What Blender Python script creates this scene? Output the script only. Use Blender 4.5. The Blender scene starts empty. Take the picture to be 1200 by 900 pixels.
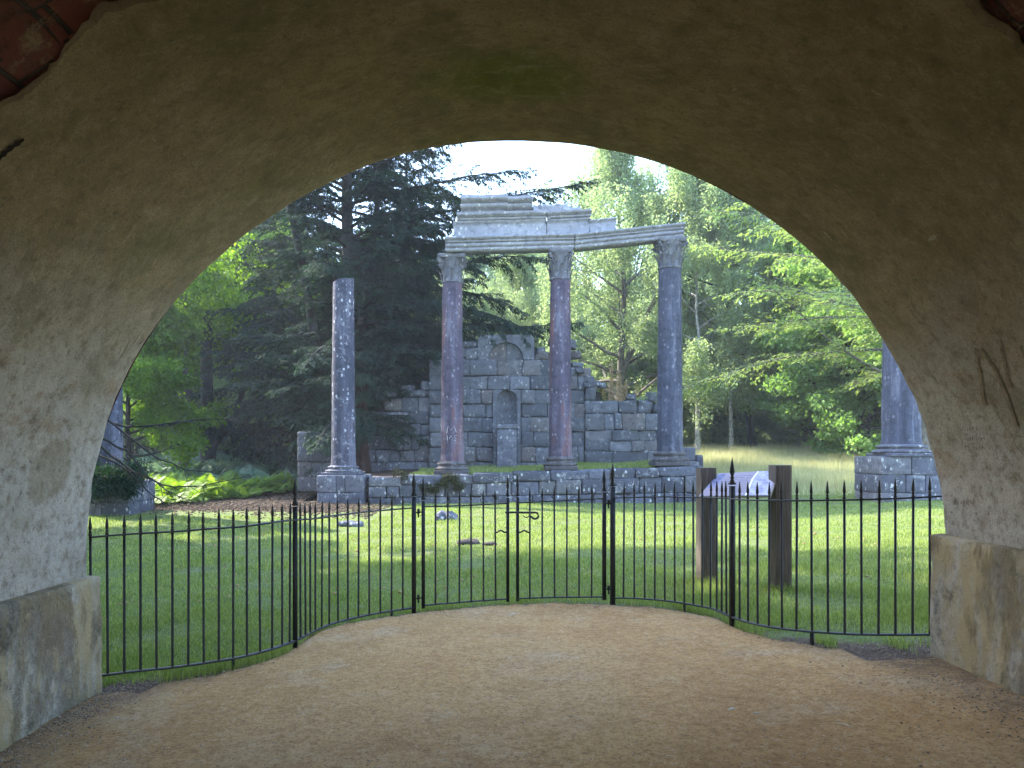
import bpy, bmesh, math, random
import numpy as np
from mathutils import Vector, noise as mnoise
R = math.radians
scn = bpy.context.scene
col = scn.collection

# ------------------------------------------------------------------ camera, world, sun
F, PX, PY = 900.0, 590.0, 530.0          # focal length in photo pixels, foot of the optical axis
cam = bpy.data.cameras.new('camera'); cam.sensor_width = 36; cam.lens = 36*F/1200
cam.shift_x = (600-PX)/1200; cam.shift_y = (PY-450)/1200
cam.clip_start = 0.05; cam.clip_end = 3000
co = bpy.data.objects.new('camera', cam); col.objects.link(co)
co.location = (0, 0, 0); co.rotation_euler = (R(90), 0, 0); scn.camera = co

SUN_DIR = Vector((-0.78, 0.48, 0.72)).normalized()      # towards the sun
elev = math.asin(SUN_DIR.z); azim = math.atan2(SUN_DIR.x, SUN_DIR.y)
w = bpy.data.worlds.new('World'); scn.world = w; w.use_nodes = True
nt = w.node_tree; bg = nt.nodes['Background']
sky = nt.nodes.new('ShaderNodeTexSky'); sky.sky_type = 'NISHITA'; sky.sun_disc = False
sky.sun_elevation = elev; sky.sun_rotation = azim; sky.air_density = 1.0; sky.dust_density = 0.6; sky.ozone_density = 1.0
nt.links.new(sky.outputs[0], bg.inputs[0]); bg.inputs[1].default_value = 0.15
sl = bpy.data.lights.new('sun', 'SUN'); sl.energy = 2.1; sl.angle = R(0.6); sl.color = (1.0, 0.93, 0.82)
so = bpy.data.objects.new('sun', sl); col.objects.link(so)
so.rotation_euler = SUN_DIR.to_track_quat('Z', 'Y').to_euler()
scn.view_settings.view_transform = 'Standard'; scn.view_settings.look = 'None'
scn.view_settings.exposure = 3.25; scn.view_settings.gamma = 1.0
scn.render.engine = 'CYCLES'
scn.cycles.max_bounces = 8; scn.cycles.diffuse_bounces = 5; scn.cycles.transmission_bounces = 6
scn.cycles.glossy_bounces = 2; scn.cycles.sample_clamp_indirect = 6; scn.cycles.use_denoising = True

# ------------------------------------------------------------------ helpers
def at(px, py, Y): return Vector(((px-PX)/F*Y, Y, (PY-py)/F*Y))
def tag(o, label=None, cat=None, group=None, kind=None):
    if label: o['label'] = label
    if cat: o['category'] = cat
    if group: o['group'] = group
    if kind: o['kind'] = kind
    return o
def root(name, loc, label, cat, group=None):
    o = bpy.data.objects.new(name, None); o.empty_display_size = .3; col.objects.link(o); o.location = loc
    return tag(o, label, cat, group)

class MB:
    """collects vertices and faces (numpy or lists), one mesh out; per-vertex value 'var'"""
    def __init__(s): s.v = []; s.f3 = []; s.f4 = []; s.var = []; s.n = 0
    def add(s, v, f, var=0.5):
        v = np.asarray(v, float).reshape(-1, 3); f = np.asarray(f, int)
        if len(f) == 0: return
        (s.f3 if f.shape[1] == 3 else s.f4).append(f + s.n)
        s.v.append(v)
        s.var.append(np.full(len(v), var) if np.isscalar(var) else np.asarray(var, float)); s.n += len(v)
    def build(s, name, mat, parent=None, loc=None, smooth=False, uv=None):
        V = np.concatenate(s.v); var = np.concatenate(s.var)
        base = Vector((0, 0, 0))
        if parent is not None:
            p = parent
            while p: base = base + p.location; p = p.parent
        if loc is not None: base = base + Vector(loc)
        V = V - np.array(base)
        me = bpy.data.meshes.new(name)
        F3 = np.concatenate(s.f3) if s.f3 else np.zeros((0, 3), int)
        F4 = np.concatenate(s.f4) if s.f4 else np.zeros((0, 4), int)
        me.vertices.add(len(V)); me.vertices.foreach_set('co', V.astype(np.float32).ravel())
        li = np.concatenate([F3.ravel(), F4.ravel()])
        me.loops.add(len(li)); me.loops.foreach_set('vertex_index', li.astype(np.int32))
        ls = np.concatenate([np.arange(len(F3))*3, len(F3)*3 + np.arange(len(F4))*4])
        me.polygons.add(len(ls)); me.polygons.foreach_set('loop_start', ls.astype(np.int32))
        try: me.polygons.foreach_set('loop_total', np.concatenate([np.full(len(F3), 3), np.full(len(F4), 4)]).astype(np.int32))
        except Exception: pass
        a = me.attributes.new('var', 'FLOAT', 'POINT'); a.data.foreach_set('value', var.astype(np.float32))
        if smooth: me.polygons.foreach_set('use_smooth', np.ones(len(ls), bool))
        me.update(calc_edges=True); me.validate()
        if isinstance(mat, (list, tuple)):
            for m in mat: me.materials.append(m)
        else: me.materials.append(mat)
        o = bpy.data.objects.new(name, me); col.objects.link(o)
        if parent is not None: o.parent = parent
        if loc is not None: o.location = loc
        return o

def nz(p, s=1.0, seed=0.0): return mnoise.noise(Vector((p[0]*s+seed*7.3, p[1]*s+seed*3.1, p[2]*s-seed*5.7)))
def displace(V, amp, s, seed=0.0):
    out = np.array(V, float)
    for i, p in enumerate(V):
        q = Vector((p[0]*s+seed*9.1, p[1]*s-seed*4.2, p[2]*s+seed))
        out[i] += np.array(mnoise.noise_vector(q))*amp
    return out

def grid_faces(nu, nv, wrap_u=False):
    fs = []
    for i in range(nu if wrap_u else nu-1):
        for j in range(nv-1):
            a = i*nv+j; b = ((i+1) % nu)*nv+j
            fs.append((a, b, b+1, a+1))
    return np.array(fs)
def lathe(mb, c, prof, n=32, var=.5, amp=0, s=3, seed=0, squash=None, cap=True):
    """prof: list of (r, z); axis z at c"""
    th = np.arange(n)/n*2*math.pi
    P = np.array(prof)
    V = np.zeros((n, len(P), 3))
    V[:, :, 0] = np.cos(th)[:, None]*P[:, 0]; V[:, :, 1] = np.sin(th)[:, None]*P[:, 0]; V[:, :, 2] = P[:, 1]
    V = V.reshape(-1, 3) + np.array(c)
    if amp: V = displace(V, amp, s, seed)
    f = grid_faces(n, len(P), True)
    mb.add(V, f, var)
    if cap:
        for j, flip in ((0, True), (len(P)-1, False)):
            idx = [i*len(P)+j for i in range(n)]
            ring = V[idx]; cc = ring.mean(0)
            fs = [(k, (k+1) % n, n) if not flip else ((k+1) % n, k, n) for k in range(n)]
            mb.add(np.vstack([ring, cc]), fs, var)
def tube(mb, pts, rad, n=6, var=.5, cap=True):
    pts = np.asarray(pts, float); m = len(pts)
    rad = np.full(m, rad) if np.isscalar(rad) else np.asarray(rad, float)
    t = np.gradient(pts, axis=0); t /= np.linalg.norm(t, axis=1)[:, None]+1e-9
    ref = np.array([0, 0, 1.0]) if abs(t[:, 2]).mean() < .8 else np.array([1.0, 0, 0])
    u = np.cross(t, ref); u /= np.linalg.norm(u, axis=1)[:, None]+1e-9
    v = np.cross(t, u)
    th = np.arange(n)/n*2*math.pi
    V = pts[None]+rad[None, :, None]*(np.cos(th)[:, None, None]*u[None]+np.sin(th)[:, None, None]*v[None])
    V = V.reshape(-1, 3); mb.add(V, grid_faces(n, m, True)[:, ::-1], var)
    if cap:
        for j in (0, m-1):
            ring = V[[i*m+j for i in range(n)]]
            mb.add(np.vstack([ring, pts[j]]), [(k, (k+1) % n, n) for k in range(n)], var)
# rounded block template
def _tmpl(k):
    vs = {}; fs = []
    def vid(p):
        if p not in vs: vs[p] = len(vs)
        return vs[p]
    for ax in range(3):
        for sgn in (0, k):
            for i in range(k):
                for j in range(k):
                    q = []
                    for (a, b) in ((i, j), (i+1, j), (i+1, j+1), (i, j+1)):
                        p = [0, 0, 0]; p[ax] = sgn; p[(ax+1) % 3] = a; p[(ax+2) % 3] = b; q.append(vid(tuple(p)))
                    fs.append(q if sgn else q[::-1])
    return np.array(list(vs.keys()), float), np.array(fs)
T5 = _tmpl(6); T1 = _tmpl(1)
def block(mb, c, h, rz=0.0, r=.03, amp=.012, s=2.2, var=None, rng=None, seed=0, skew=0.0):
    """weathered stone block: centre c, half sizes h"""
    k = 6; V, Fc = T5
    h = np.array(h, float)
    g = np.array([-1, -1+.0001, -.4, 0, .4, 1-.0001, 1.0])
    P = np.zeros_like(V)
    for a in range(3):
        rr = min(r, h[a]*.6)
        lv = np.array([-h[a], -h[a]+rr, -h[a]*.35, 0, h[a]*.35, h[a]-rr, h[a]])
        P[:, a] = lv[V[:, a].astype(int)]
    # round the corners
    inner = np.clip(P, -(h-r), h-r); d = P-inner; L = np.linalg.norm(d, axis=1)
    m = L > 1e-6; P[m] = inner[m]+d[m]/L[m][:, None]*np.minimum(L[m], r)[:, None]
    c0, s0 = math.cos(rz), math.sin(rz)
    P[:, 2] += skew*P[:, 0]
    Q = P.copy(); Q[:, 0] = P[:, 0]*c0-P[:, 1]*s0; Q[:, 1] = P[:, 0]*s0+P[:, 1]*c0
    Q += np.array(c)
    if amp: Q = displace(Q, amp, s, seed) ; Q = displace(Q, amp*.4, s*5, seed+3)
    mb.add(Q, Fc, (rng.random() if rng is not None else .5) if var is None else var)
def box(mb, c, h, rz=0.0, var=.5, rx=0.0):
    V = (T1[0]*2-1)*np.array(h)
    if rx: V = np.stack([V[:, 0], V[:, 1]*math.cos(rx)-V[:, 2]*math.sin(rx), V[:, 1]*math.sin(rx)+V[:, 2]*math.cos(rx)], 1)
    V = np.stack([V[:, 0]*math.cos(rz)-V[:, 1]*math.sin(rz), V[:, 0]*math.sin(rz)+V[:, 1]*math.cos(rz), V[:, 2]], 1)
    mb.add(V+np.array(c), T1[1], var)
def sm(a, b, x):
    t = np.clip((x-a)/(b-a), 0, 1); return t*t*(3-2*t)

# ------------------------------------------------------------------ materials
def new_mat(name):
    m = bpy.data.materials.new(name); m.use_nodes = True
    return m, m.node_tree, m.node_tree.nodes['Principled BSDF']
class N:
    def __init__(s, nt): s.nt = nt; s.tc = nt.nodes.new('ShaderNodeTexCoord')
    def coord(s, scale=(1, 1, 1), out='Object', rot=(0, 0, 0)):
        m = s.nt.nodes.new('ShaderNodeMapping'); m.inputs['Scale'].default_value = scale; m.inputs['Rotation'].default_value = rot
        s.nt.links.new(s.tc.outputs[out], m.inputs[0]); return m.outputs[0]
    def noise(s, scale, detail=6, rough=.6, co=None, dist=0):
        n = s.nt.nodes.new('ShaderNodeTexNoise'); n.inputs['Scale'].default_value = scale
        n.inputs['Detail'].default_value = detail; n.inputs['Roughness'].default_value = rough; n.inputs['Distortion'].default_value = dist
        s.nt.links.new(co if co else s.tc.outputs['Object'], n.inputs['Vector']); return n.outputs['Fac']
    def vor(s, scale, co=None, feat='F1', out='Distance', rnd=1):
        n = s.nt.nodes.new('ShaderNodeTexVoronoi'); n.inputs['Scale'].default_value = scale; n.feature = feat
        n.inputs['Randomness'].default_value = rnd
        s.nt.links.new(co if co else s.tc.outputs['Object'], n.inputs['Vector']); return n.outputs[out]
    def ramp(s, fac, stops):
        n = s.nt.nodes.new('ShaderNodeValToRGB'); e = n.color_ramp.elements
        while len(e) < len(stops): e.new(.5)
        for el, (p, c) in zip(e, stops):
            el.position = p; el.color = (c, c, c, 1) if np.isscalar(c) else (*c, 1)
        s.nt.links.new(fac, n.inputs[0]); return n.outputs[0]
    def mix(s, fac, a, b, mode='MIX'):
        n = s.nt.nodes.new('ShaderNodeMixRGB'); n.blend_type = mode
        for i, v in ((0, fac), (1, a), (2, b)):
            if isinstance(v, bpy.types.NodeSocket): s.nt.links.new(v, n.inputs[i])
            elif i == 0: n.inputs[0].default_value = v
            else: n.inputs[i].default_value = (*v, 1) if not np.isscalar(v) else (v, v, v, 1)
        return n.outputs[0]
    def math(s, op, a, b=0.0):
        n = s.nt.nodes.new('ShaderNodeMath'); n.operation = op
        for i, v in ((0, a), (1, b)):
            if isinstance(v, bpy.types.NodeSocket): s.nt.links.new(v, n.inputs[i])
            else: n.inputs[i].default_value = v
        return n.outputs[0]
    def attr(s, name):
        n = s.nt.nodes.new('ShaderNodeAttribute'); n.attribute_name = name; return n.outputs['Fac']
    def sep(s, sock):
        n = s.nt.nodes.new('ShaderNodeSeparateXYZ'); s.nt.links.new(sock, n.inputs[0]); return n.outputs
    def bump(s, h, strength=.5, dist=.02, prev=None):
        n = s.nt.nodes.new('ShaderNodeBump'); n.inputs['Strength'].default_value = strength; n.inputs['Distance'].default_value = dist
        s.nt.links.new(h, n.inputs['Height'])
        if prev: s.nt.links.new(prev, n.inputs['Normal'])
        return n.outputs[0]
    def link(s, a, b): s.nt.links.new(a, b)

def m_simple(name, c, rough=.8, metal=0, var=.15, scale=8, bump=.2, bscale=40, spec=.3):
    m, nt, b = new_mat(name); n = N(nt)
    f = n.noise(scale, 6, .65)
    c = np.array(c)
    n.link(n.ramp(f, [(.25, tuple(c*(1-var*2))), (.5, tuple(c)), (.78, tuple(np.minimum(c*(1+var*2), 1)))]), b.inputs['Base Color'])
    b.inputs['Roughness'].default_value = rough; b.inputs['Metallic'].default_value = metal
    b.inputs['Specular IOR Level'].default_value = spec
    if bump: n.link(n.bump(n.noise(bscale, 5), bump, .01), b.inputs['Normal'])
    return m

def m_stone(name, base, warm, white, lichen=.5, red=0.0, moss=.15, contrast=1.0):
    m, nt, b = new_mat(name); n = N(nt)
    v = n.attr('var')
    big = n.noise(.9, 6, .65); med = n.noise(5, 8, .7); fine = n.noise(38, 6, .7)
    base = np.array(base)
    c = n.ramp(v, [(0, tuple(base*.48)), (.3, tuple(base*.85)), (.6, tuple(base*1.1)), (.8, warm), (1, tuple(base*1.5))])
    c = n.mix(n.ramp(big, [(.35, 0.0), (.65, .55)]), c, tuple(base*.5), 'MIX')
    c = n.mix(n.ramp(med, [(.3, 1.0), (.52, 0.0)]), c, tuple(base*.32), 'MIX')
    c = n.mix(n.ramp(fine, [(.35, .5), (.65, 0.0)]), c, tuple(base*.45), 'MIX')
    if red: c = n.mix(n.math('MULTIPLY', n.ramp(n.noise(2.6, 5, .6, n.coord((1, 1, .16))), [(.50, 0.0), (.66, 1.0)]), red), c, (.16, .075, .07))
    # pale lichen spots and crust
    d = n.vor(6, n.coord((1, 1, .7)));  d2 = n.vor(17)
    sp = n.math('LESS_THAN', n.math('ADD', d, n.math('MULTIPLY', n.noise(22, 4, .8), .5)), .46)
    sp2 = n.math('LESS_THAN', n.math('ADD', d2, n.math('MULTIPLY', n.noise(50, 3, .8), .4)), .43)
    msk = n.ramp(n.noise(1.6, 5, .7), [(.40, 0.0), (.55, 1.0)])
    c = n.mix(n.math('MULTIPLY', n.math('MULTIPLY', n.math('MAXIMUM', sp, n.math('MULTIPLY', sp2, n.ramp(n.noise(2.9, 3), [(.5, 0.0), (.6, 1.0)]))), msk), lichen), c, white)
    cr = n.ramp(n.noise(3.3, 8, .75), [(.55, 0.0), (.66, 1.0)])
    c = n.mix(n.math('MULTIPLY', cr, lichen*.55), c, tuple(np.array(white)*.8))
    st_ = n.noise(4.2, 7, .7, n.coord((1, 1, .10)))
    if contrast < .8:
        c = n.mix(n.ramp(st_, [(.36, .75), (.5, 0.0)]), c, tuple(base*.38)); c = n.mix(n.ramp(st_, [(.54, 0.0), (.68, .45)]), c, (.25, .25, .32))
    # moss
    mo = n.ramp(n.noise(2.1, 6, .7, n.coord((1, 1, 2))), [(.58, 0.0), (.7, 1.0)])
    c = n.mix(n.math('MULTIPLY', mo, moss), c, (.05, .06, .015))
    n.link(c, b.inputs['Base Color']); b.inputs['Roughness'].default_value = .88; b.inputs['Specular IOR Level'].default_value = .25
    nb = n.bump(fine, .6*contrast, .012); nb = n.bump(med, .7*contrast, .03, nb)
    n.link(nb, b.inputs['Normal']); return m

def m_plaster(name, plinth=False):
    m, nt, b = new_mat(name); n = N(nt)
    big = n.noise(.55, 5, .6, None, .4); med = n.noise(2.3, 8, .72, None, .25); fine = n.noise(16, 8, .72); grain = n.noise(90, 4, .7)
    z = n.sep(n.tc.outputs['Object'])[2]
    if not plinth:
        c = n.ramp(big, [(.3, (.26, .18, .095)), (.5, (.33, .245, .14)), (.7, (.30, .235, .14))])
        c = n.mix(n.ramp(med, [(.36, .7), (.58, 0.0)]), c, (.19, .145, .085))
        c = n.mix(n.ramp(n.noise(3.1, 7, .7, n.coord((1, 1, 1), rot=(0, .5, 1))), [(.56, 0.0), (.72, .4)]), c, (.31, .265, .18))
        # greyer, cleaner render low on the walls, with cool daylight put into the colour
        low = n.ramp(n.math('ADD', z, n.math('MULTIPLY', med, 1.2)), [(0.0, 1.0), (.55, .8), (1.0, .0)])
        zz = n.math('SUBTRACT', 1.0, n.math('MULTIPLY', n.math('SUBTRACT', n.math('ADD', z, n.math('MULTIPLY', n.math('SUBTRACT', n.noise(1.1, 6), .5), 1.4)), 1.0), .55))
        zz2 = n.ramp(zz, [(.05, 0.0), (.75, 1.0)])
        grey = n.ramp(fine, [(.3, (.28, .25, .215)), (.5, (.42, .385, .34)), (.72, (.50, .465, .42))])
        c = n.mix(n.math('MULTIPLY', zz2, .9), c, grey)
        # rust brown scuffs at shoulder height, scratches
        sc = n.ramp(n.noise(2.6, 7, .75, n.coord((.7, .7, 1.4))), [(.56, 0.0), (.64, 1.0)])
        band = n.ramp(n.math('MULTIPLY', z, .3), [(.3, .1), (.6, 1.0), (.75, .15), (1.0, 0.0)])
        c = n.mix(n.math('MULTIPLY', n.math('MULTIPLY', sc, band), .6), c, (.24, .125, .06))
        scr = n.ramp(n.noise(7, 3, .5, n.coord((.35, .35, 3.0), rot=(.5, .3, .4))), [(.74, 0.0), (.76, 1.0)])
        c = n.mix(n.math('MULTIPLY', scr, .5), c, (.5, .46, .38))
        pt = n.ramp(n.math('ADD', n.vor(1.1, n.coord((1, 1, 1), rot=(.2, .1, .3)), 'F1'), n.math('MULTIPLY', n.noise(5, 6, .8), .35)), [(.40, .55), (.43, 0.0)])
        c = n.mix(pt, c, (.20, .165, .10))
        # algae near the crown
        xy = n.sep(n.tc.outputs['Object'])
        dx = n.math('MULTIPLY', n.math('SUBTRACT', xy[0], .03), 1.0); dy = n.math('MULTIPLY', n.math('SUBTRACT', xy[1], -.95), 1.5)
        dd = n.math('ADD', n.math('MULTIPLY', dx, dx), n.math('MULTIPLY', dy, dy))
        al = n.ramp(n.math('ADD', dd, n.math('MULTIPLY', med, .5)), [(.22, 1.0), (.62, 0.0)])
        hi = n.ramp(z, [(.0, 0.0), (1.0, 1.0)])
        c = n.mix(n.math('MULTIPLY', n.math('MULTIPLY', al, hi), .8), c, (.11, .15, .01))
        c = n.mix(n.math('MULTIPLY', n.ramp(n.noise(1.0, 6, .7), [(.52, 0.0), (.68, .45)]), hi), c, (.13, .125, .04))
        mid = n.noise(7, 9, .8, n.coord((1, 1, 1), rot=(.3, .2, .6)), .3)
        c = n.mix(n.ramp(mid, [(.33, .75), (.5, 0.0)]), c, (.15, .115, .065))
        c = n.mix(n.ramp(mid, [(.52, 0.0), (.68, .5)]), c, (.44, .37, .26))
        brush = n.noise(11, 7, .75, n.coord((.25, 1.6, 1.6), rot=(0, .4, .25)))
        c = n.mix(n.ramp(brush, [(.56, 0.0), (.66, .35)]), c, (.42, .36, .26))
        c = n.mix(n.ramp(fine, [(.30, .7), (.46, 0.0)]), c, (.13, .10, .06))
        c = n.mix(n.ramp(grain, [(.34, .5), (.5, 0.0)]), c, (.14, .11, .07))
        c = n.mix(n.ramp(n.noise(42, 3, .6), [(.66, 0.0), (.72, .6)]), c, (.09, .075, .05))
        
    else:
        zs = n.noise(2.2, 8, .7, n.coord((1, 1, .35)), .5)
        c = n.ramp(fine, [(.3, (.24, .21, .165)), (.5, (.38, .34, .275)), (.72, (.48, .44, .37))])
        c = n.mix(n.ramp(zs, [(.45, 0.0), (.56, .9)]), c, (.38, .30, .165))
        c = n.mix(n.ramp(n.noise(1.5, 9, .75, n.coord((1, 1, .5))), [(.50, 0.0), (.62, .8)]), c, (.15, .11, .07))
        c = n.mix(n.ramp(n.noise(3.5, 9, .75, n.coord((1, 1, .6))), [(.57, 0.0), (.62, .8)]), c, (.42, .33, .19))
        c = n.mix(n.ramp(n.noise(2.7, 9, .8), [(.56, 0.0), (.66, .8)]), c, (.08, .075, .06))
        c = n.mix(n.ramp(n.math('ADD', z, n.math('MULTIPLY', med, .5)), [(.0, .7), (.28, 0.0)]), c, (.10, .115, .045))
    n.link(c, b.inputs['Base Color']); b.inputs['Roughness'].default_value = .93; b.inputs['Specular IOR Level'].default_value = .2
    nb = n.bump(grain, .45, .006); nb = n.bump(fine, .8 if plinth else .55, .03, nb); nb = n.bump(med, .6 if plinth else .22, .04, nb)
    if plinth: nb = n.bump(n.ramp(n.noise(1.5, 9, .75, n.coord((1, 1, .5))), [(.5, 1.0), (.58, 0.0)]), .8, .02, nb)
    n.link(nb, b.inputs['Normal']); return m

def m_leaf(name, cols, tr, trfac=.45, scale=.6, rough=.6):
    m, nt, b = new_mat(name); n = N(nt)
    f = n.math('ADD', n.math('MULTIPLY', n.attr('var'), .65), n.math('MULTIPLY', n.noise(scale, 3), .4))
    c = n.ramp(f, [(.1, cols[0]), (.5, cols[1]), (.9, cols[2])])
    out = nt.nodes['Material Output']
    b.inputs['Roughness'].default_value = rough; b.inputs['Specular IOR Level'].default_value = .25
    n.link(c, b.inputs['Base Color'])
    t = nt.nodes.new('ShaderNodeBsdfTranslucent')
    n.link(n.mix(1.0, c, tr, 'MULTIPLY'), t.inputs[0])
    mx = nt.nodes.new('ShaderNodeMixShader'); mx.inputs[0].default_value = trfac
    n.link(b.outputs[0], mx.inputs[1]); n.link(t.outputs[0], mx.inputs[2]); n.link(mx.outputs[0], out.inputs[0])
    return m

M = {}
M['plaster'] = m_plaster('render_coat'); M['plinth'] = m_plaster('plinth_render', True)
M['wall_stone'] = m_stone('ruin_wall_stone', (.16, .168, .20), (.18, .145, .13), (.50, .50, .50), .5, .0, .4, 1.3)
M['podium_stone'] = m_stone('podium_stone', (.14, .145, .185), (.19, .18, .18), (.58, .58, .58), .85, 0, .55)
M['grey_shaft'] = m_stone('grey_granite', (.085, .088, .13), (.09, .088, .12), (.60, .60, .66), .8, .10, .0, .6)
M['slate_shaft'] = m_stone('slate_granite', (.085, .092, .135), (.09, .09, .12), (.50, .50, .57), .25, .05, .0, .6)
M['red_shaft'] = m_stone('red_streaked_granite', (.11, .09, .135), (.115, .095, .125), (.52, .50, .56), .35, .95, .0, .5)
M['dark_base'] = m_stone('dark_base_stone', (.12, .11, .115), (.12, .1, .09), (.5, .5, .5), .35, .1, .2, .7)
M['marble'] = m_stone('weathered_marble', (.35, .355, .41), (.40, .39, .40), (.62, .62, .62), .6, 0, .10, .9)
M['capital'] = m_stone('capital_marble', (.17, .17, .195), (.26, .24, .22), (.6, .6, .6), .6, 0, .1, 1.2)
M['iron'] = m_simple('black_painted_iron', (.014, .014, .015), .5, 0, .3, 30, .35, 120, .35)
M['iron_top'] = m_simple('worn_iron', (.03, .03, .033), .45, .3, .3, 30, .3, 120, .5)
M['bark_grey'] = m_simple('grey_bark', (.13, .115, .095), .95, 0, .35, 5, .9, 22)
M['bark_dark'] = m_simple('dark_bark', (.030, .028, .026), .95, 0, .35, 5, .9, 18)
M['bark_red'] = m_simple('reddish_bark', (.05, .028, .024), .95, 0, .35, 4, 1.0, 14)
M['bark_birch'] = m_simple('birch_bark', (.32, .31, .28), .85, 0, .45, 7, .6, 20)
M['leaf_yew'] = m_leaf('yew_needles', ((.013, .030, .022), (.022, .048, .032), (.036, .07, .042)), (1.0, 1.2, .5), .28, .6, .8)
M['leaf_birch'] = m_leaf('birch_leaves', ((.17, .23, .13), (.26, .33, .18), (.36, .43, .24)), (1.3, 1.35, .9), .55)  # overexposed, hazy paleness put into the leaf colour
M['leaf_oak'] = m_leaf('oak_leaves', ((.13, .21, .07), (.20, .31, .11), (.29, .41, .16)), (1.3, 1.5, .6), .5)
M['leaf_lime'] = m_leaf('sunlit_leaves', ((.06, .11, .018), (.12, .20, .028), (.20, .30, .04)), (1.6, 1.8, .5), .55)  # sunlit brightness put into the leaf and translucent colours
M['leaf_larch'] = m_leaf('larch_needles', ((.17, .23, .09), (.25, .33, .13), (.33, .41, .17)), (1.3, 1.4, .6), .45)
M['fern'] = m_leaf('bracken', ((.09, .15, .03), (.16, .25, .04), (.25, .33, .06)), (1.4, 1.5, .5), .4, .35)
M['fern_blue'] = m_leaf('shade_tinted_bracken', ((.10, .17, .11), (.17, .26, .18), (.27, .36, .27)), (1.1, 1.2, .8), .3, .35)  # second bracken colour, cool bluish shade put into the fronds
M['grass'] = m_leaf('grass_blades', ((.14, .19, .045), (.22, .29, .075), (.38, .40, .17)), (1.25, 1.35, .7), .35, .5)
M['straw'] = m_leaf('seeding_meadow_grass', ((.36, .38, .18), (.50, .50, .28), (.66, .62, .42)), (1.1, 1.1, .8), .4, .2)
M['wood'] = m_simple('weathered_oak_post', (.085, .066, .048), .85, 0, .25, 12, .5, 60)
M['pebble'] = m_simple('grit', (.34, .28, .21), .9, 0, .35, 30, 0)
M['litter'] = m_simple('leaf_litter_bits', (.11, .075, .05), .95, 0, .4, 30, 0)
M['soil'] = m_simple('crumbly_soil', (.06, .05, .045), 1, 0, .4, 20, .8, 40)
M['dead_leaf'] = m_simple('fallen_leaf', (.33, .22, .11), .8, 0, .3, 40, 0)
M['white_leaf'] = m_simple('pale_fallen_leaf', (.55, .48, .36), .8, 0, .2, 40, 0)
M['scratch'] = m_simple('scratched_stone', (.52, .50, .52), .9, 0, .1, 40, 0)
M['brownpaint'] = m_simple('brown_smear', (.21, .155, .095), .95, 0, .3, 14, 0)
M['pen'] = m_simple('dark_scrawl', (.12, .105, .09), .9, 0, .1, 14, 0)

# brick
m, nt, b = new_mat('dark_red_brick'); n = N(nt)
br = nt.nodes.new('ShaderNodeTexBrick'); br.inputs['Scale'].default_value = 1.0
br.inputs['Color1'].default_value = (.20, .055, .04, 1); br.inputs['Color2'].default_value = (.15, .035, .03, 1); br.inputs['Mortar'].default_value = (.05, .035, .03, 1)
br.inputs['Brick Width'].default_value = .46; br.inputs['Row Height'].default_value = .23; br.inputs['Mortar Size'].default_value = .014; br.inputs['Mortar Smooth'].default_value = .6
uvn = n.mix(.12, n.tc.outputs['UV'], n.vor(3.0, None, 'F1', 'Color'), 'ADD')
n.link(uvn, br.inputs['Vector'])
c = n.mix(n.ramp(n.noise(4, 8, .7), [(.5, 0.0), (.62, .8)]), br.outputs[0], (.13, .07, .06))
c = n.mix(n.ramp(n.noise(3.0, 9, .8), [(.52, 0.0), (.6, .85)]), c, (.32, .24, .13)); c = n.mix(n.ramp(n.noise(7, 9, .8), [(.36, .9), (.48, 0.0)]), c, (.03, .015, .012))
n.link(c, b.inputs['Base Color']); b.inputs['Roughness'].default_value = .95
n.link(n.bump(n.mix(.5, n.ramp(br.outputs['Fac'], [(0, 1.0), (1, 0.0)]), n.noise(9, 8, .75)), 1.0, .06), b.inputs['Normal'])
M['brick'] = m

# wood grain override: darker streaks along z
m, nt, b = new_mat('weathered_post'); n = N(nt)
g = n.noise(9, 8, .7, n.coord((6, 6, .35)))
n.link(n.ramp(g, [(.3, (.035, .027, .020)), (.5, (.085, .066, .05)), (.7, (.15, .125, .10))]), b.inputs['Base Color'])
b.inputs['Roughness'].default_value = .88; n.link(n.bump(g, .7, .01), b.inputs['Normal']); M['wood'] = m

# sand path
m, nt, b = new_mat('sandy_hoggin'); n = N(nt)
big = n.noise(.45, 5, .6, None, .6); med = n.noise(2.6, 8, .7, None, .5); fine = n.noise(34, 8, .8); gr = n.vor(70, None, 'F1', 'Color')
c = n.ramp(big, [(.28, (.52, .295, .12)), (.5, (.64, .395, .17)), (.7, (.66, .45, .235))])
c = n.mix(n.ramp(med, [(.34, .55), (.54, 0.0)]), c, (.46, .265, .11))
c = n.mix(n.ramp(n.noise(1.1, 6, .65), [(.54, 0.0), (.68, .6)]), c, (.64, .49, .32))
f2 = n.noise(17, 9, .85)
c = n.mix(n.ramp(f2, [(.36, .75), (.50, 0.0)]), c, (.30, .17, .075))
c = n.mix(n.ramp(f2, [(.53, 0.0), (.66, .6)]), c, (.72, .60, .44))
c = n.mix(n.ramp(n.noise(52, 4, .8), [(.36, .85), (.46, 0.0)]), c, (.17, .105, .06))
c = n.mix(n.ramp(n.vor(26), [(.0, .9), (.10, .9), (.14, 0.0)]), c, n.ramp(n.noise(9, 2, .5), [(.45, (.20, .14, .09)), (.55, (.74, .66, .54))]))
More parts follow.
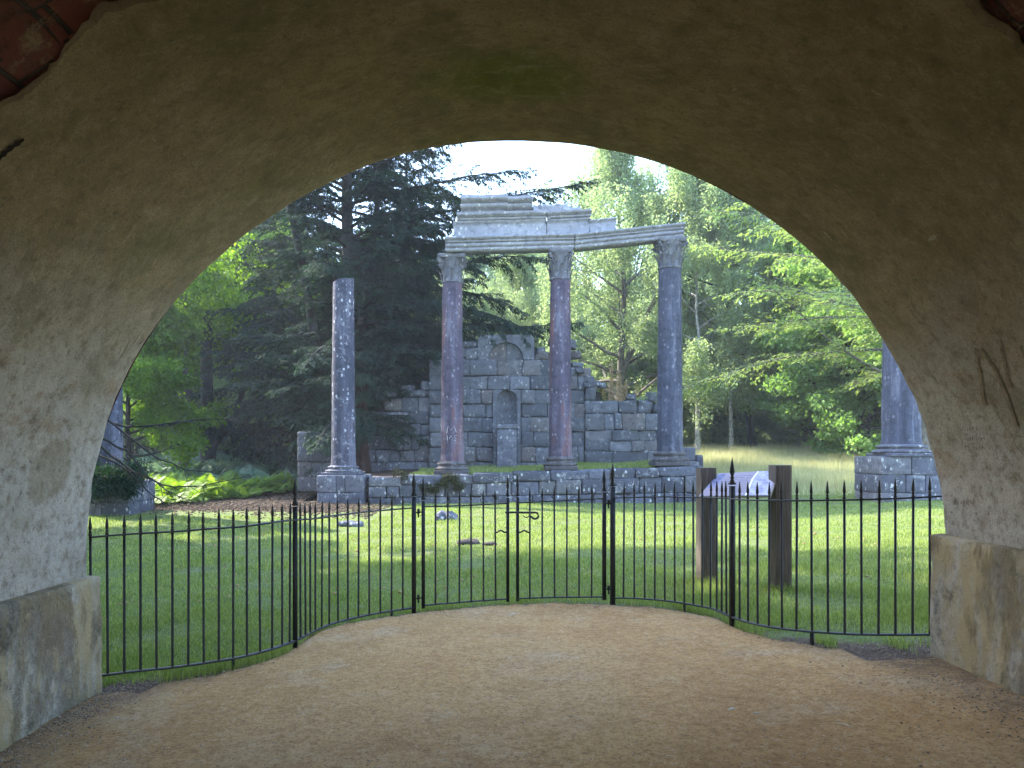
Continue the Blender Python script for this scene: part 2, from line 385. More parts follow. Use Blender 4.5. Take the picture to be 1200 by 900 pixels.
# debris-strewn dark edges: along the plinths and by the fence
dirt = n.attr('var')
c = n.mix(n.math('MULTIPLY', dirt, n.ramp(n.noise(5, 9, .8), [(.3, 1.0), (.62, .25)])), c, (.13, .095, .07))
n.link(c, b.inputs['Base Color']); b.inputs['Roughness'].default_value = .97; b.inputs['Specular IOR Level'].default_value = .1
nb = n.bump(n.noise(60, 4, .8), .9, .008); nb = n.bump(f2, 1.0, .03, nb); nb = n.bump(med, .7, .06, nb)
n.link(nb, b.inputs['Normal']); M['sand'] = m

# ground
m, nt, b = new_mat('turf_and_litter'); n = N(nt)
big = n.noise(.35, 6, .65); med = n.noise(2.4, 8, .7); fine = n.noise(26, 8, .8)
c = n.ramp(med, [(.3, (.10, .14, .045)), (.5, (.16, .21, .07)), (.7, (.22, .26, .10))])
c = n.mix(n.ramp(fine, [(.35, .7), (.6, 0.0)]), c, (.065, .075, .028))
c = n.mix(n.ramp(n.noise(1.3, 9, .75), [(.5, 0.0), (.66, .75)]), c, (.20, .19, .12))
lit = n.ramp(fine, [(.3, (.022, .014, .010)), (.52, (.055, .036, .026)), (.68, (.13, .09, .065))])
c = n.mix(n.ramp(n.math('ADD', n.attr('litter'), n.math('MULTIPLY', n.math('SUBTRACT', med, .5), .9)), [(.4, 0.0), (.6, 1.0)]), c, lit)
mdw = n.ramp(fine, [(.3, (.24, .27, .12)), (.7, (.5, .48, .28))])
c = n.mix(n.attr('meadow'), c, mdw)
drt = n.ramp(fine, [(.3, (.06, .042, .03)), (.5, (.14, .10, .075)), (.7, (.24, .2, .16))])
c = n.mix(n.ramp(n.math('ADD', n.attr('dirt'), n.math('MULTIPLY', n.math('SUBTRACT', n.noise(6, 8, .75), .5), 1.1)), [(.42, 0.0), (.6, 1.0)]), c, drt)
n.link(c, b.inputs['Base Color']); b.inputs['Roughness'].default_value = .97; b.inputs['Specular IOR Level'].default_value = .1
nb = n.bump(fine, .8, .03); nb = n.bump(med, .6, .08, nb); n.link(nb, b.inputs['Normal']); M['ground'] = m

# information panel face: printed text blocks
m, nt, b = new_mat('printed_panel'); n = N(nt)
u = n.sep(n.tc.outputs['UV']); wv = n.math('FRACT', n.math('MULTIPLY', u[1], 13.0))
line = n.math('GREATER_THAN', wv, .55)
brk = n.ramp(n.noise(40, 2, .5, n.coord((1, .15, 1), 'UV')), [(.42, 0.0), (.46, 1.0)])
def band(a, lo, hi): return n.math('MULTIPLY', n.math('GREATER_THAN', a, lo), n.math('LESS_THAN', a, hi))
txt = n.math('MULTIPLY', n.math('MULTIPLY', line, brk), n.math('MULTIPLY', band(u[0], .22, .62), band(u[1], .12, .85)))
c = n.mix(n.math('MULTIPLY', txt, .6), (.27, .225, .26), (.10, .08, .12))
pic = n.ramp(n.noise(9, 6, .7, n.coord((1, .6, 1), 'UV')), [(.35, (.22, .2, .30)), (.6, (.48, .47, .56))])
c = n.mix(band(u[0], .68, .97), c, pic)
c = n.mix(n.math('MULTIPLY', band(u[0], .0, .16), band(u[1], .35, .97)), c, n.ramp(n.noise(14, 5, .7, n.coord((1, .6, 1), 'UV')), [(.35, (.10, .09, .17)), (.6, (.26, .25, .36))]))
c = n.mix(band(u[0], .655, .68), c, (.8, .8, .8))
n.link(c, b.inputs['Base Color']); b.inputs['Roughness'].default_value = .6; b.inputs['Specular IOR Level'].default_value = .2; M['panel'] = m
M['panel_edge'] = m_simple('pale_panel_edge', (.38, .36, .36), .6, 0, .05, 10, 0)

# ------------------------------------------------------------------ terrain
# railing line: photo column, lower rail row, distance
FL = [(107, 793, 5.50), (158, 786.5, 5.58), (204, 782, 5.66), (246.6, 776, 5.75), (284, 770, 5.90), (314, 762, 6.04), (335, 755, 6.2), (347, 750, 6.40),
      (371, 738, 6.9), (389, 730.5, 7.13), (409, 725.5, 7.3), (433, 720, 7.45), (458, 716, 7.58), (485, 712, 7.70)]
GATE = [(496, 710.5, 7.74), (550, 706, 7.9), (600, 702.5, 7.97), (650, 701, 7.9), (708, 700.5, 7.74)]
FRR = [(718, 700.5, 7.70), (747, 701, 7.6), (783, 704, 7.38), (805, 707.5, 7.22), (836, 713, 6.93), (857, 722.5, 6.52), (872, 728, 6.34), (895, 733.5, 6.12),
      (925, 738, 5.95), (960, 741, 5.82), (1005, 743.5, 5.70), (1050, 743.8, 5.64), (1091, 743.5, 5.58), (1110, 743, 5.56)]
def fpts(L): return np.array([list(at(*p)) for p in L])
fl, fg, fr = fpts(FL), fpts(GATE), fpts(FRR)
allf = np.vstack([fl, fg, fr]); FX, FY = allf[:, 0], allf[:, 1]
FX = FX + np.arange(len(FX))*1e-5
def fence_y(x): return np.interp(x, FX, FY)

def zg(x, y):
    x = np.asarray(x, float); y = np.asarray(y, float)
    near = -1.582 + .044*np.clip(x, -7, 9) + .03*np.sin(x*1.3+y*.6) * .3
    mid = -1.54 + .34*sm(5, 11, x) + .02*np.sin(x*.9+1)+.02*np.cos(y*.7+x*.3)
    t = sm(9.5, 21, y); z = near*(1-t)+mid*t
    z = z + sm(27, 75, y)*1.25 + sm(29, 46, y)*sm(-4, -10, x)*.95 - sm(75, 100, y)*.2
    z = z + sm(16, 20, y)*sm(5, 20, -x-10)*.3 + sm(24.5, 38, y)*sm(5.5, 9, x)*.80 - sm(38, 75, y)*sm(5.5, 9, x)*.45
    return z
def nonuni(a, b, dense_a, dense_b, step, grow):
    xs = list(np.arange(dense_a, dense_b+1e-6, step)); s = step
    x = dense_b
    while x < b: s *= grow; x += s; xs.append(x)
    s = step; x = dense_a
    while x > a: s *= grow; x -= s; xs.insert(0, x)
    return np.array(xs)
gx = nonuni(-600, 600, -15, 15, .25, 1.12); gy = nonuni(-300, 900, 4, 32, .25, 1.1)
X, Y = np.meshgrid(gx, gy, indexing='ij')
Z = zg(X, Y)
inT = (np.abs(X-.09) < 3.4) & (Y < 5.6)
V = np.stack([X, Y, Z - .0 + 0*X], -1).reshape(-1, 3)
mb = MB(); mb.add(V, grid_faces(len(gx), len(gy)))
ground = mb.build('ground', M['ground'], smooth=True); tag(ground, kind='structure')
fx, fy = X.ravel(), Y.ravel()
pxs = fx/np.maximum(fy, .1)*F+PX
litter = sm(18.3, 21.0, fy+ (fx+6)*.25)*sm(-2.5, -5.5, fx)*1.0*(1-sm(60, 70, fy))
litter = np.maximum(litter, sm(30, 38, fy)*sm(4, 0, fx))
meadow = sm(21.0, 24.5, fy+.25*np.sin(fx*2))*sm(5.2, 6.5, fx)
near_f = np.abs(fy-fence_y(fx)); dirt = sm(.42, .08, near_f)*(np.abs(fx) < 3.4)*(.45+.55*(np.abs(fx) > 1.9))
dirt = np.maximum(dirt, (fy < 5.6)*1.0*(np.abs(fx) < 4))
for nm, arr in (('litter', litter), ('meadow', meadow), ('dirt', dirt)):
    a = ground.data.attributes.new(nm, 'FLOAT', 'POINT'); a.data.foreach_set('value', arr.astype(np.float32))

# path sheet
rs = np.random.default_rng(5)
nx, ny = 150, 170
xs = np.linspace(-3.35, 3.5, nx); tt = np.linspace(0, 1, ny)**.8
P = np.zeros((nx, ny, 3)); dv = np.zeros((nx, ny))
for i, x in enumerate(xs):
    w_ = sm(1.7, 2.4, abs(x))
    ye = fence_y(x) + .05 - .03*w_ + .05*mnoise.noise(Vector((x*3.1, 0, 4))) + .07*mnoise.noise(Vector((x*11, 2, 4))) + .04*mnoise.noise(Vector((x*31, 2, 4)))
    if abs(x) > 2.5: ye = min(ye, 5.46 + .08*mnoise.noise(Vector((x*5, 1, 1))))
    ys = -7 + (ye+7)*tt
    P[i, :, 0] = x; P[i, :, 1] = ys
    for j, y in enumerate(ys):
        e = .02*mnoise.noise(Vector((x*.9, y*.9, 0))) + .006*mnoise.noise(Vector((x*5, y*5, 1)))
        P[i, j, 2] = zg(x, y) + .022 + e - .03*sm(.12, 0, ye-y)
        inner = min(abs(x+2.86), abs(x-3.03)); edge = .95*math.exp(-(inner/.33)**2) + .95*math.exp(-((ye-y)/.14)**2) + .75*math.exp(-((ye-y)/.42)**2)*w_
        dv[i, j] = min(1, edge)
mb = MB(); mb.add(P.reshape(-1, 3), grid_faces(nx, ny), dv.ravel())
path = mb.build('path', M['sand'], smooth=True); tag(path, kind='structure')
def path_z(x, y): return float(zg(x, y)) + .022 + .02*mnoise.noise(Vector((x*.9, y*.9, 0)))

# ------------------------------------------------------------------ bridge arch
YE = 5.45; CX, CZ, RX, RZ = .09, -.727, 3.03, 2.92
bridge = root('bridge', (0, YE, -1.63), 'rendered brick bridge arch on low plinths framing the whole view', 'bridge')
def ell(th, dr=0.0): return CX+(RX+dr)*math.cos(th), CZ+(RZ+dr)*math.sin(th)
def on_vault(px, py, dr=0.0):
    a, c = (px-PX)/F, (PY-py)/F; rx, rz = RX+dr, RZ+dr
    A = (a/rx)**2+(c/rz)**2; B = -2*(a*CX/rx**2+c*CZ/rz**2); C_ = (CX/rx)**2+(CZ/rz)**2-1
    Yv = (-B+math.sqrt(B*B-4*A*C_))/(2*A); x, z = a*Yv, c*Yv
    return x, Yv, z, math.atan2((z-CZ)/rz, (x-CX)/rx)
bnd = [on_vault(*p) for p in ((1260, 135), (1200, 66), (1160, 30), (1118, -4), (1000, -60), (300, -70), (186, -4), (140, 22), (112, 38), (72, 76), (40, 106), (0, 138), (-60, 200))]
bth = np.array([q[3] for q in bnd]); by = np.array([q[1] for q in bnd])
o_ = np.argsort(bth); bth, by = bth[o_], by[o_]
def edge_y(th):
    y = np.interp(th, bth, by)
    return y + .06*mnoise.noise(Vector((th*9, 0, 3)))+.04*mnoise.noise(Vector((th*31, 0, 7)))+.02*mnoise.noise(Vector((th*90, 0, 7)))
ths = np.concatenate([np.linspace(0, 1, 361)])*math.pi
NV = 70
rows = []
prof = [('w', CZ-.35), ('w', CZ-.2), ('w', CZ-.1)] + [('t', t) for t in ths] + [('v', CZ-.1), ('v', CZ-.2), ('v', CZ-.35)]
G = np.zeros((len(prof), NV, 3))
for i, (k, val) in enumerate(prof):
    th = val if k == 't' else (0 if k == 'w' else math.pi)
    y0 = edge_y(th)
    x, z = ell(th)
    if k != 't': z = val
    nxn, nzn = math.cos(th), math.sin(th)
    chip = .012*abs(mnoise.noise(Vector((th*14, 9, 0)))) + .02*max(0, mnoise.noise(Vector((th*6, 3, 0)))-.25)
    for j in range(NV):
        s_ = j/(NV-1); y = y0+(YE-y0)*(s_**.85)
        d = .022*mnoise.noise(Vector((x*.8, y*.8, z*.8))) + .006*mnoise.noise(Vector((x*4, y*4, z*4)))
        near_end = YE-y
        d += .02*math.exp(-near_end/.03) + chip*math.exp(-near_end/.05)     # worn arris
        d += .02*math.exp(-(y-y0)/.08)*.6
        G[i, j] = (x+nxn*d, y - (.012*mnoise.noise(Vector((th*20, 5, 5))) if j == NV-1 else 0), z+nzn*d)
mb = MB(); mb.add(G.reshape(-1, 3), grid_faces(len(prof), NV))
# torn near edge: thickness of the coat
E = np.zeros((len(prof), 3, 3))
for i in range(len(prof)):
    p0 = G[i, 0]; th = math.atan2(max(p0[2]-CZ, 0)/RZ, (p0[0]-CX)/RX)
    for j, (dd, dy) in enumerate(((0, 0), (.035, .012), (.09, .03))):
        E[i, j] = p0 + np.array([math.cos(th)*dd, dy + .012*mnoise.noise(Vector((i*.5, j, 0))), math.sin(th)*dd])
mb.add(E.reshape(-1, 3), grid_faces(len(prof), 3)[:, ::-1])
mb.build('vault_render', M['plaster'], bridge, smooth=True)
# brick barrel behind the coat
nb_, nyb = 300, 120
ysb = np.linspace(-4.5, 4.6, nyb)
Bk = np.zeros((nb_, nyb, 3)); uvs = np.zeros((nb_, nyb, 2))
for i in range(nb_):
    t = i/(nb_-1); th = math.pi*(t*1.1-.05); 
    for j, y in enumerate(ysb):
        thc = min(max(th, 0), math.pi)
        y0e = float(np.interp(thc, bth, by))
        d = .055 + (.05*mnoise.noise(Vector((th*5, y*2.2, 0)))+.035*mnoise.noise(Vector((th*13, y*6, 2))))
        if y > y0e + .1: d = .12
        x, z = ell(thc, d)
        if th < 0 or th > math.pi: z = CZ - .4*abs(th-thc)/(math.pi*.05)
        Bk[i, j] = (x, y, z); uvs[i, j] = (y, th*3)
mb = MB(); fb = grid_faces(nb_, nyb); mb.add(Bk.reshape(-1, 3), fb)
bo = mb.build('brick_barrel', M['brick'], bridge, smooth=False)
ul = bo.data.uv_layers.new(name='UVMap'); lv = np.zeros(len(bo.data.loops), np.int32); bo.data.loops.foreach_get('vertex_index', lv)
ul.data.foreach_set('uv', uvs.reshape(-1, 2)[lv].astype(np.float32).ravel())
# outer masonry: face walls with the arch cut out, flanks, deck
for (yf, nm) in ((YE+.004, 'far'), (-4.5, 'near')):
    mb = MB(); ring_i = []; ring_o = []
    for k in range(61):
        th = math.pi*k/60; x, z = ell(th, .03 if yf > 0 else .06); ring_i.append((x, yf, z)); 
        ox = CX+8*math.cos(th)*(1/max(abs(math.cos(th)), abs(math.sin(th)))); oz = CZ+4.6*math.sin(th)/max(abs(math.cos(th)), abs(math.sin(th)))
        ring_o.append((ox, yf, oz))
    ring_i = [(ring_i[0][0], yf, -2.4)]+ring_i+[(ring_i[-1][0], yf, -2.4)]
    ring_o = [(ring_o[0][0], yf, -2.4)]+ring_o+[(ring_o[-1][0], yf, -2.4)]
    Vv = np.array(ring_i+ring_o); kk = len(ring_i)
    Vb = Vv.copy(); Vb[:, 1] -= (.5 if yf > 0 else -.5); Vb[:kk, 0] = CX+(Vb[:kk, 0]-CX)*1.06; Vb[:kk, 2] = np.where(Vb[:kk, 2] > CZ, CZ+(Vb[:kk, 2]-CZ)*1.06, Vb[:kk, 2])
    mb.add(Vv, [(i, i+1, kk+i+1, kk+i) for i in range(kk-1)])
    mb.build('face_wall', M['brick'], bridge)
mb = MB()
box(mb, (CX-7.7, (YE-4.5)/2, .7), (.3, (YE+4.5)/2-.02, 3.15)); box(mb, (CX+7.7, (YE-4.5)/2, .7), (.3, (YE+4.5)/2-.02, 3.15)); box(mb, (CX, (YE-4.5)/2, 3.6), (7.9, (YE+4.5)/2-.03, .25))
mb.build('deck', M['brick'], bridge)
# plinths
def plinth(side):
    mb = MB()
    xin = -2.858 if side < 0 else 3.034
    ztop = -.884 if side < 0 else -.593
    ny_, nz_ = 150, 26
    ysp = np.linspace(-7.9, YE-.0, ny_)**1.0
    ysp = np.concatenate([np.linspace(-4.4, 2.5, 40)[:-1], np.linspace(2.5, YE, 90)]); ny_ = len(ysp)
    Gp = np.zeros((ny_, nz_+3, 3))
    for i, y in enumerate(ysp):
        for j in range(nz_+3):
            if j < nz_: t = j/(nz_-1); z = -2.1+(ztop+2.1)*t; x = xin
            else: z = ztop; x = xin+side*(.012 if j == nz_ else (.07 if j == nz_+1 else .25)); z = ztop+(.006 if j == nz_ else .012)
            d = .02*mnoise.noise(Vector((x, y*1.6, z*1.6)))+.009*mnoise.noise(Vector((x, y*7, z*7)))+.006*mnoise.noise(Vector((x, y*19, z*19)))
            if j >= nz_-1: z += .012*mnoise.noise(Vector((side, y*3, 0))); d += .01*mnoise.noise(Vector((side, y*12, 2)))
            Gp[i, j] = (x+side*d, y, z)
    mb.add(Gp.reshape(-1, 3), grid_faces(ny_, nz_+3) if side > 0 else grid_faces(ny_, nz_+3)[:, ::-1])
    # end face towards the lawn
    Ef = np.zeros((12, nz_+0, 3))
    for i in range(12):
        for j in range(nz_):
            p = Gp[-1, j].copy(); p[0] += side*(.5*i/11); p[1] += .004*i + .008*mnoise.noise(Vector((p[0]*6, 0, p[2]*6)))*(i > 0); Ef[i, j] = p
    mb.add(Ef.reshape(-1, 3), grid_faces(12, nz_))
    o = mb.build('plinth', M['plinth'], bridge, smooth=True)
    # object coords relative to bridge root: z 0 at ground
    return o
pl = plinth(-1); pr = plinth(1)
pl['label'] = 'stained low plinth at the left wall with yellow streaks'; pr['label'] = 'low plinth at the right wall with brown spalled patches'

# marks on the vault: smears, scrawls, knocks
def stroke(mb, pts, wd, lift=.006, jit=0, n=None):
    """ribbon on the vault along photo points"""
    Q = []
    P_ = [np.array(p, float) for p in pts]
    for a_, b_ in zip(P_[:-1], P_[1:]):
        k = max(2, int(np.linalg.norm(b_-a_)/2.5))
        for q in range(k): Q.append(a_+(b_-a_)*q/k)
    Q.append(P_[-1]); Q = np.array(Q)
    if jit: Q = Q+np.random.default_rng(3).normal(0, jit, Q.shape)
    t = np.gradient(Q, axis=0); t /= np.linalg.norm(t, axis=1)[:, None]+1e-9; nn = np.stack([-t[:, 1], t[:, 0]], 1)
    V = []
    for k, (q, m_) in enumerate(zip(Q, nn)):
        ww = wd*(.75+.25*math.sin(k*1.7))*(.4 if k in (0, len(Q)-1) else 1)
        for s_ in (-.5, .5):
            x, y, z, th = on_vault(*(q+m_*ww*s_), dr=0)
            d = .022*mnoise.noise(Vector((x*.8, y*.8, z*.8)))+.006*mnoise.noise(Vector((x*4, y*4, z*4)))-lift
            V.append((x+math.cos(th)*d, y, z+math.sin(th)*d))
    mb.add(V, [(2*k, 2*k+1, 2*k+3, 2*k+2) for k in range(len(Q)-1)])
def mark(name, mat, *sts):
    mb = MB()
    for pts, w_ in sts: stroke(mb, pts, w_, .007)
    return mb.build(name, mat, bridge)
mb = MB()
stroke(mb, [(1154, 474), (1150, 445), (1144, 408), (1152, 412), (1168, 436), (1183, 470), (1193, 500)], 4.5)
mb.build('brown_smear', M['brownpaint'], bridge, smooth=True)
mark('brown_smear', M['brownpaint'], ([(1171, 399), (1177, 425), (1184, 455)], 4)); mark('brown_smear', M['brownpaint'], ([(1196, 404), (1203, 425), (1212, 450)], 4))
def word(x0, y0, ls, k=1.0, w_=.85): mark('scrawled_writing', M['pen'], *[([(x0+a*k, y0+c) for a, c in l], w_) for l in ls])
word(1128, 505, ([(0, 0), (2, -6), (4, 0)], [(7, 0), (7, -4)], [(10, -5), (10, 0)], [(13, 0), (13, -6)], [(11, -4), (16, -4)], [(18, -6), (18, 0)]))
word(1132, 516, [[(4, -7), (0, -7), (-1, -2), (3, 0), (5, -3), (2, -3)], [(8, 0), (8, -4)], [(11, -7), (11, 0), (14, -1), (13, -4), (11, -3)], [(18, -4), (16, -3), (18, -1), (16, 0)], [(21, -4), (20, -1), (23, 0), (24, -3), (21, -4)], [(26, 0), (26, -4), (28, -2), (30, -4), (31, 0)]], .75)
word(1132, 527, [[(0, 0), (0, -8)], [(0, -4), (5, -4)], [(5, 0), (5, -8)], [(8, -8), (15, -8)], [(11, -8), (11, 0)], [(14, -4), (13, -1), (16, 0), (17, -3), (14, -4)], [(22, -4), (20, -3), (22, -1), (19, 0)], [(25, -7), (25, 0), (26, -3), (28, -2), (28, 0)]], .8)
mark('scrawled_heart', M['pen'], ([(1200, 512), (1194, 510), (1189, 516), (1193, 525), (1202, 532)], .9), ([(1200, 512), (1205, 509), (1211, 514), (1208, 524), (1202, 532)], .9))
word(1119, 586, ([(0, 0), (-1, 4), (3, 5), (5, 1)], [(7, 5), (8, 0)], [(10, 5), (11, 0), (14, 5), (15, 0)], [(17, 1), (21, 5), (22, 0)], [(14, 8), (14, 12)]))
word(1164, 440, ([(0, 0), (4, 6), (1, 12), (4, 17)],))
scar = m_simple('bare_scar', (.32, .26, .17), .95, 0, .3, 14, .3)
for (x, y, l, a, w_) in ((686, 213, 18, 20, 3.2), (742, 52, 12, 8, 2.2), (1030, 106, 16, 28, 4), (970, 547-270, 14, 45, 4), (940, 106, 12, 25, 3), (817, 22, 10, 15, 2), (990, 185+90, 16, 50, 3),
                         (960, 220, 10, 20, 2.4), (180, 163, 5, 70, 3), (155, 274, 7, -50, 2), (232, 236, 4, -45, 1.6), (78, 330, 26, -75, 2), (150, 410, 26, -62, 3), (163, 398, 22, -55, 3), (122, 404, 16, -60, 2.5),
                         (136, 440, 10, -60, 2), (1096, 370, 14, 50, 2), (1134, 374, 8, 60, 1.5)):
    L = math.radians(a); dx, dy = math.cos(L)*l/2, math.sin(L)*l/2
    mark('knock_mark', scar, ([(x-dx, y-dy), (x-dx*.4, y-dy*.4+.6), (x, y+.8), (x+dx*.5, y+dy*.5-.4), (x+dx, y+dy)], w_*.5))
mb = MB()
stroke(mb, [(-12, 196), (0, 188), (14, 176), (30, 165)], 7, .004); mb.build('crack', m_simple('dark_crack', (.02, .012, .01), 1, 0, .2, 20, 0), bridge)

# ------------------------------------------------------------------ railings and gates
def spear(mb, x, y, z, r, H, n=8, h=.15):
    """bar from z up to H with collars and a spear point of height h above the top rail"""
    p = [(r, z), (r, z+H-h), (r*.85, z+H-h), (r*1.35, z+H-h+.012), (r*1.35, z+H-h+.018), (r*.8, z+H-h+.026), (r*1.25, z+H-h+.034), (r*.75, z+H-h+.044),
         (r*1.3, z+H-h*.6), (r*1.05, z+H-h*.4), (r*.5, z+H-h*.12), (0.0008, z+H)]
    lathe(mb, (x, y, 0), p, n, cap=False)
_m = MB(); spear(_m, 0, 0, 0, .0095, 1.15); bar_proto = _m.build('bar', M['iron'], smooth=True)
bar_mesh = bar_proto.data; bpy.data.objects.remove(bar_proto)
def arclen(P): return np.concatenate([[0], np.cumsum(np.linalg.norm(np.diff(P, axis=0), axis=1))])
def resample(P, s):
    L = arclen(P); return np.stack([np.interp(s, L, P[:, k]) for k in range(3)], 1)
def smoothed(P, n=60):
    Q = resample(P, np.linspace(0, arclen(P)[-1], n))
    for _ in range(3): Q[1:-1] = .25*Q[:-2]+.5*Q[1:-1]+.25*Q[2:]
    return Q
def railstrip(mb, P, w, h, dz):
    P = np.array(P); t = np.gradient(P, axis=0); t[:, 2] = 0; t /= np.linalg.norm(t, axis=1)[:, None]; nn = np.stack([-t[:, 1], t[:, 0], 0*t[:, 0]], 1)
    V = []
    for a_, b_ in ((-w, -h), (w, -h), (w, h), (-w, h)): V.append(P+nn*a_+np.array([0, 0, dz+b_]))
    V = np.stack(V, 0).reshape(-1, 3); m_ = len(P)
    mb.add(V, grid_faces(4, m_, True)[:, ::-1])
    for j in (0, m_-1): mb.add(V[[j, m_+j, 2*m_+j, 3*m_+j]], [(0, 1, 2, 3)])
def barobj(p, parent, zoff=.0, s=1.0, name='bar'):
    o = bpy.data.objects.new(name, bar_mesh); col.objects.link(o); o.parent = parent
    o.location = Vector(p)-parent.location+Vector((0, 0, zoff)); o.rotation_euler = (random.uniform(-.006, .006), random.uniform(-.006, .006), random.uniform(0, 3)); o.scale = (1, 1, s); return o
def post(parent, p, w, H, foot=.1, name='post'):
    mb = MB(); x, y, z = p
    box(mb, (x, y, z+(H-.16-foot)/2), (w, w, (H-.16+foot)/2), .2)
    box(mb, (x, y, z+H-.14), (w*1.25, w*1.25, .008), .2)
    o = mb.build(name, M['iron'], parent); mb = MB()
    lathe(mb, (x, y, z+H-.15), [(w*.9, 0), (w*1.2, .03), (w*.6, .045), (w*1.1, .058), (w*.6, .07), (w*1.2, .11), (w*.9, .15), (w*.3, .21), (.001, .235)], 10, cap=False)
    mb.build('finial', M['iron'], o); return o
def railing(P, nbars, midi, label, legs, gatepost_end):
    r = root('iron_railing', tuple(P[len(P)//2]-np.array([0, 0, .08])), label, 'railing')
    S = smoothed(P)
    mb = MB(); railstrip(mb, S, .019, .006, 0); mb.build('rail', M['iron_top'], r)
    mb = MB(); railstrip(mb, S, .019, .006, 1.0); mb.build('rail', M['iron_top'], r)
    L = arclen(S)
    d = S[:, 0]*0
    k = np.argmin(np.linalg.norm(S[:, :2]-np.array(midi)[None, :2], axis=1)); smid = L[k]
    post(r, S[k], .019, 1.27)
    e = S[-1] if gatepost_end == 1 else S[0]
    post(r, e, .021, 1.27)
    s_out = (0, smid) if gatepost_end == 1 else (smid, L[-1]); s_in = (smid, L[-1]) if gatepost_end == 1 else (0, smid)
    nA = 15; nB = 14
    ss = []
    for kk in range(1, nB): ss.append(s_in[0]+(s_in[1]-s_in[0])*kk/nB)
    for kk in range(1, nA+1): ss.append(s_out[0]+(s_out[1]-s_out[0])*kk/nA if gatepost_end == -1 else s_out[1]-(s_out[1]-s_out[0])*kk/nA)
    Q = resample(S, ss)
    for q in Q: barobj(q, r, 0, random.uniform(.995, 1.005))
    for lx in legs:
        i = np.argmin(np.abs(Q[:, 0]/Q[:, 1]*F+PX-lx)); q = Q[i]
        mb = MB(); box(mb, (q[0], q[1], q[2]-.07), (.011, .011, .075), .3); mb.build('leg', M['iron'], r)
    return r, S
random.seed(4)
rl, SL = railing(fl, 27, at(347, 750, 6.40), 'curved black railing section left of the double gate', (268, 458), 1)
rr_, SR = railing(fr, 27, at(857, 722.5, 6.52), 'curved black railing section right of the double gate', (806, 946), -1)
def gate(P, hinge_left, label):
    hp, lp = (P[0], P[-1]) if hinge_left else (P[-1], P[0])
    r = root('iron_gate', tuple(P[0]), label, 'gate')
    S = smoothed(P, 24)
    mb = MB(); railstrip(mb, S, .016, .006, 0.01); mb.build('rail', M['iron_top'], r)
    mb = MB(); railstrip(mb, S, .016, .006, 1.0); mb.build('rail', M['iron_top'], r)
    for (q, w_) in ((hp, .017), (lp, .014)):
        post(r, q, w_, 1.22, .02, 'stile')
    for k in range(1, 7):
        barobj(resample(S, [arclen(S)[-1]*k/7])[0], r)
    return r, S
g0, g1 = fpts([(492.5+3.5, 710.5, 7.72)]+[(550, 706, 7.9)]+[(595, 702.8, 7.97)]), fpts([(606.5, 702.3, 7.97), (650, 701, 7.9), (708, 700.5, 7.73)])
ga, SA = gate(g0, True, 'left leaf of the black double gate')
gb, SBb = gate(g1, False, 'right leaf of the black double gate with the sliding bolt')
# hinges
for (post_p, leaf_p, par) in ((SL[-1], SA[0], ga), (SR[0], SBb[-1], gb)):
    for zz in (.09, .95):
        mb = MB(); a_ = np.array(post_p)+(0, -.01, zz); b_ = np.array(leaf_p)+(0, -.01, zz)
        tube(mb, [a_, b_], .008, 6); box(mb, tuple((a_+b_)/2+np.array([0, 0, .012])), (.012, .012, .024)); box(mb, tuple((a_+b_)/2+np.array([0, 0, -.03])), (.007, .007, .02))
        mb.build('hinge', M['iron'], par)
# bolt with hooked handle and two wavy catches
zB = .885
a_ = at(593, 601, 7.92); mb = MB()
pts = [at(592, 600.5, 7.92), at(600, 600.5, 7.92), at(612, 600.6, 7.90), at(625, 600.6, 7.88)]
for k in range(9):
    t = math.pi/2-k/8*math.pi*1.35; pts.append(at(627+4*math.cos(t), 604.3-3.8*math.sin(t), 7.88))
pts += [at(622, 606.0, 7.88)]
tube(mb, pts, .011, 8); mb.build('bolt', M['iron_top'], gb, smooth=True)
mb = MB(); tube(mb, [at(x, y, 7.87) for x, y in ((623, 605), (620, 604.3), (618, 606.3), (615, 606), (613, 604.2))], .006, 6); mb.build('bolt_catch', M['iron'], gb, smooth=True)
for (xa, xb, par) in ((580, 595, ga), (608, 622, gb)):
    mb = MB(); pts = []
    for k in range(15):
        t = k/14; pts.append(at(xa+(xb-xa)*t, 622.8+1.1*math.sin(t*9.0+.6)*(1 if t < .9 else .3), 7.93-.02*t))
    tube(mb, pts, .009, 6); mb.build('wavy_catch', M['iron'], par, smooth=True)

# ------------------------------------------------------------------ information panel
ip = root('information_board', (2.6, 8.4, float(zg(2.6, 8.4))), 'sloping information board between two square timber posts behind the railing', 'sign')
rzp = math.atan2(-.6, .63)
for (px, ytop, ybot, Yd) in ((827.5, 548, 688, 8.7), (914, 545, 700, 8.1)):
    p = at(px, ybot, Yd); tpz = at(px, ytop, Yd).z; zb = float(zg(p.x, p.y))-.05
    mb = MB(); hz = (tpz-zb)/2
    block(mb, (p.x, p.y, zb+hz), (.088, .088, hz), .12, .006, .004, 3, .5)
    mb.build('post', M['wood'], ip)
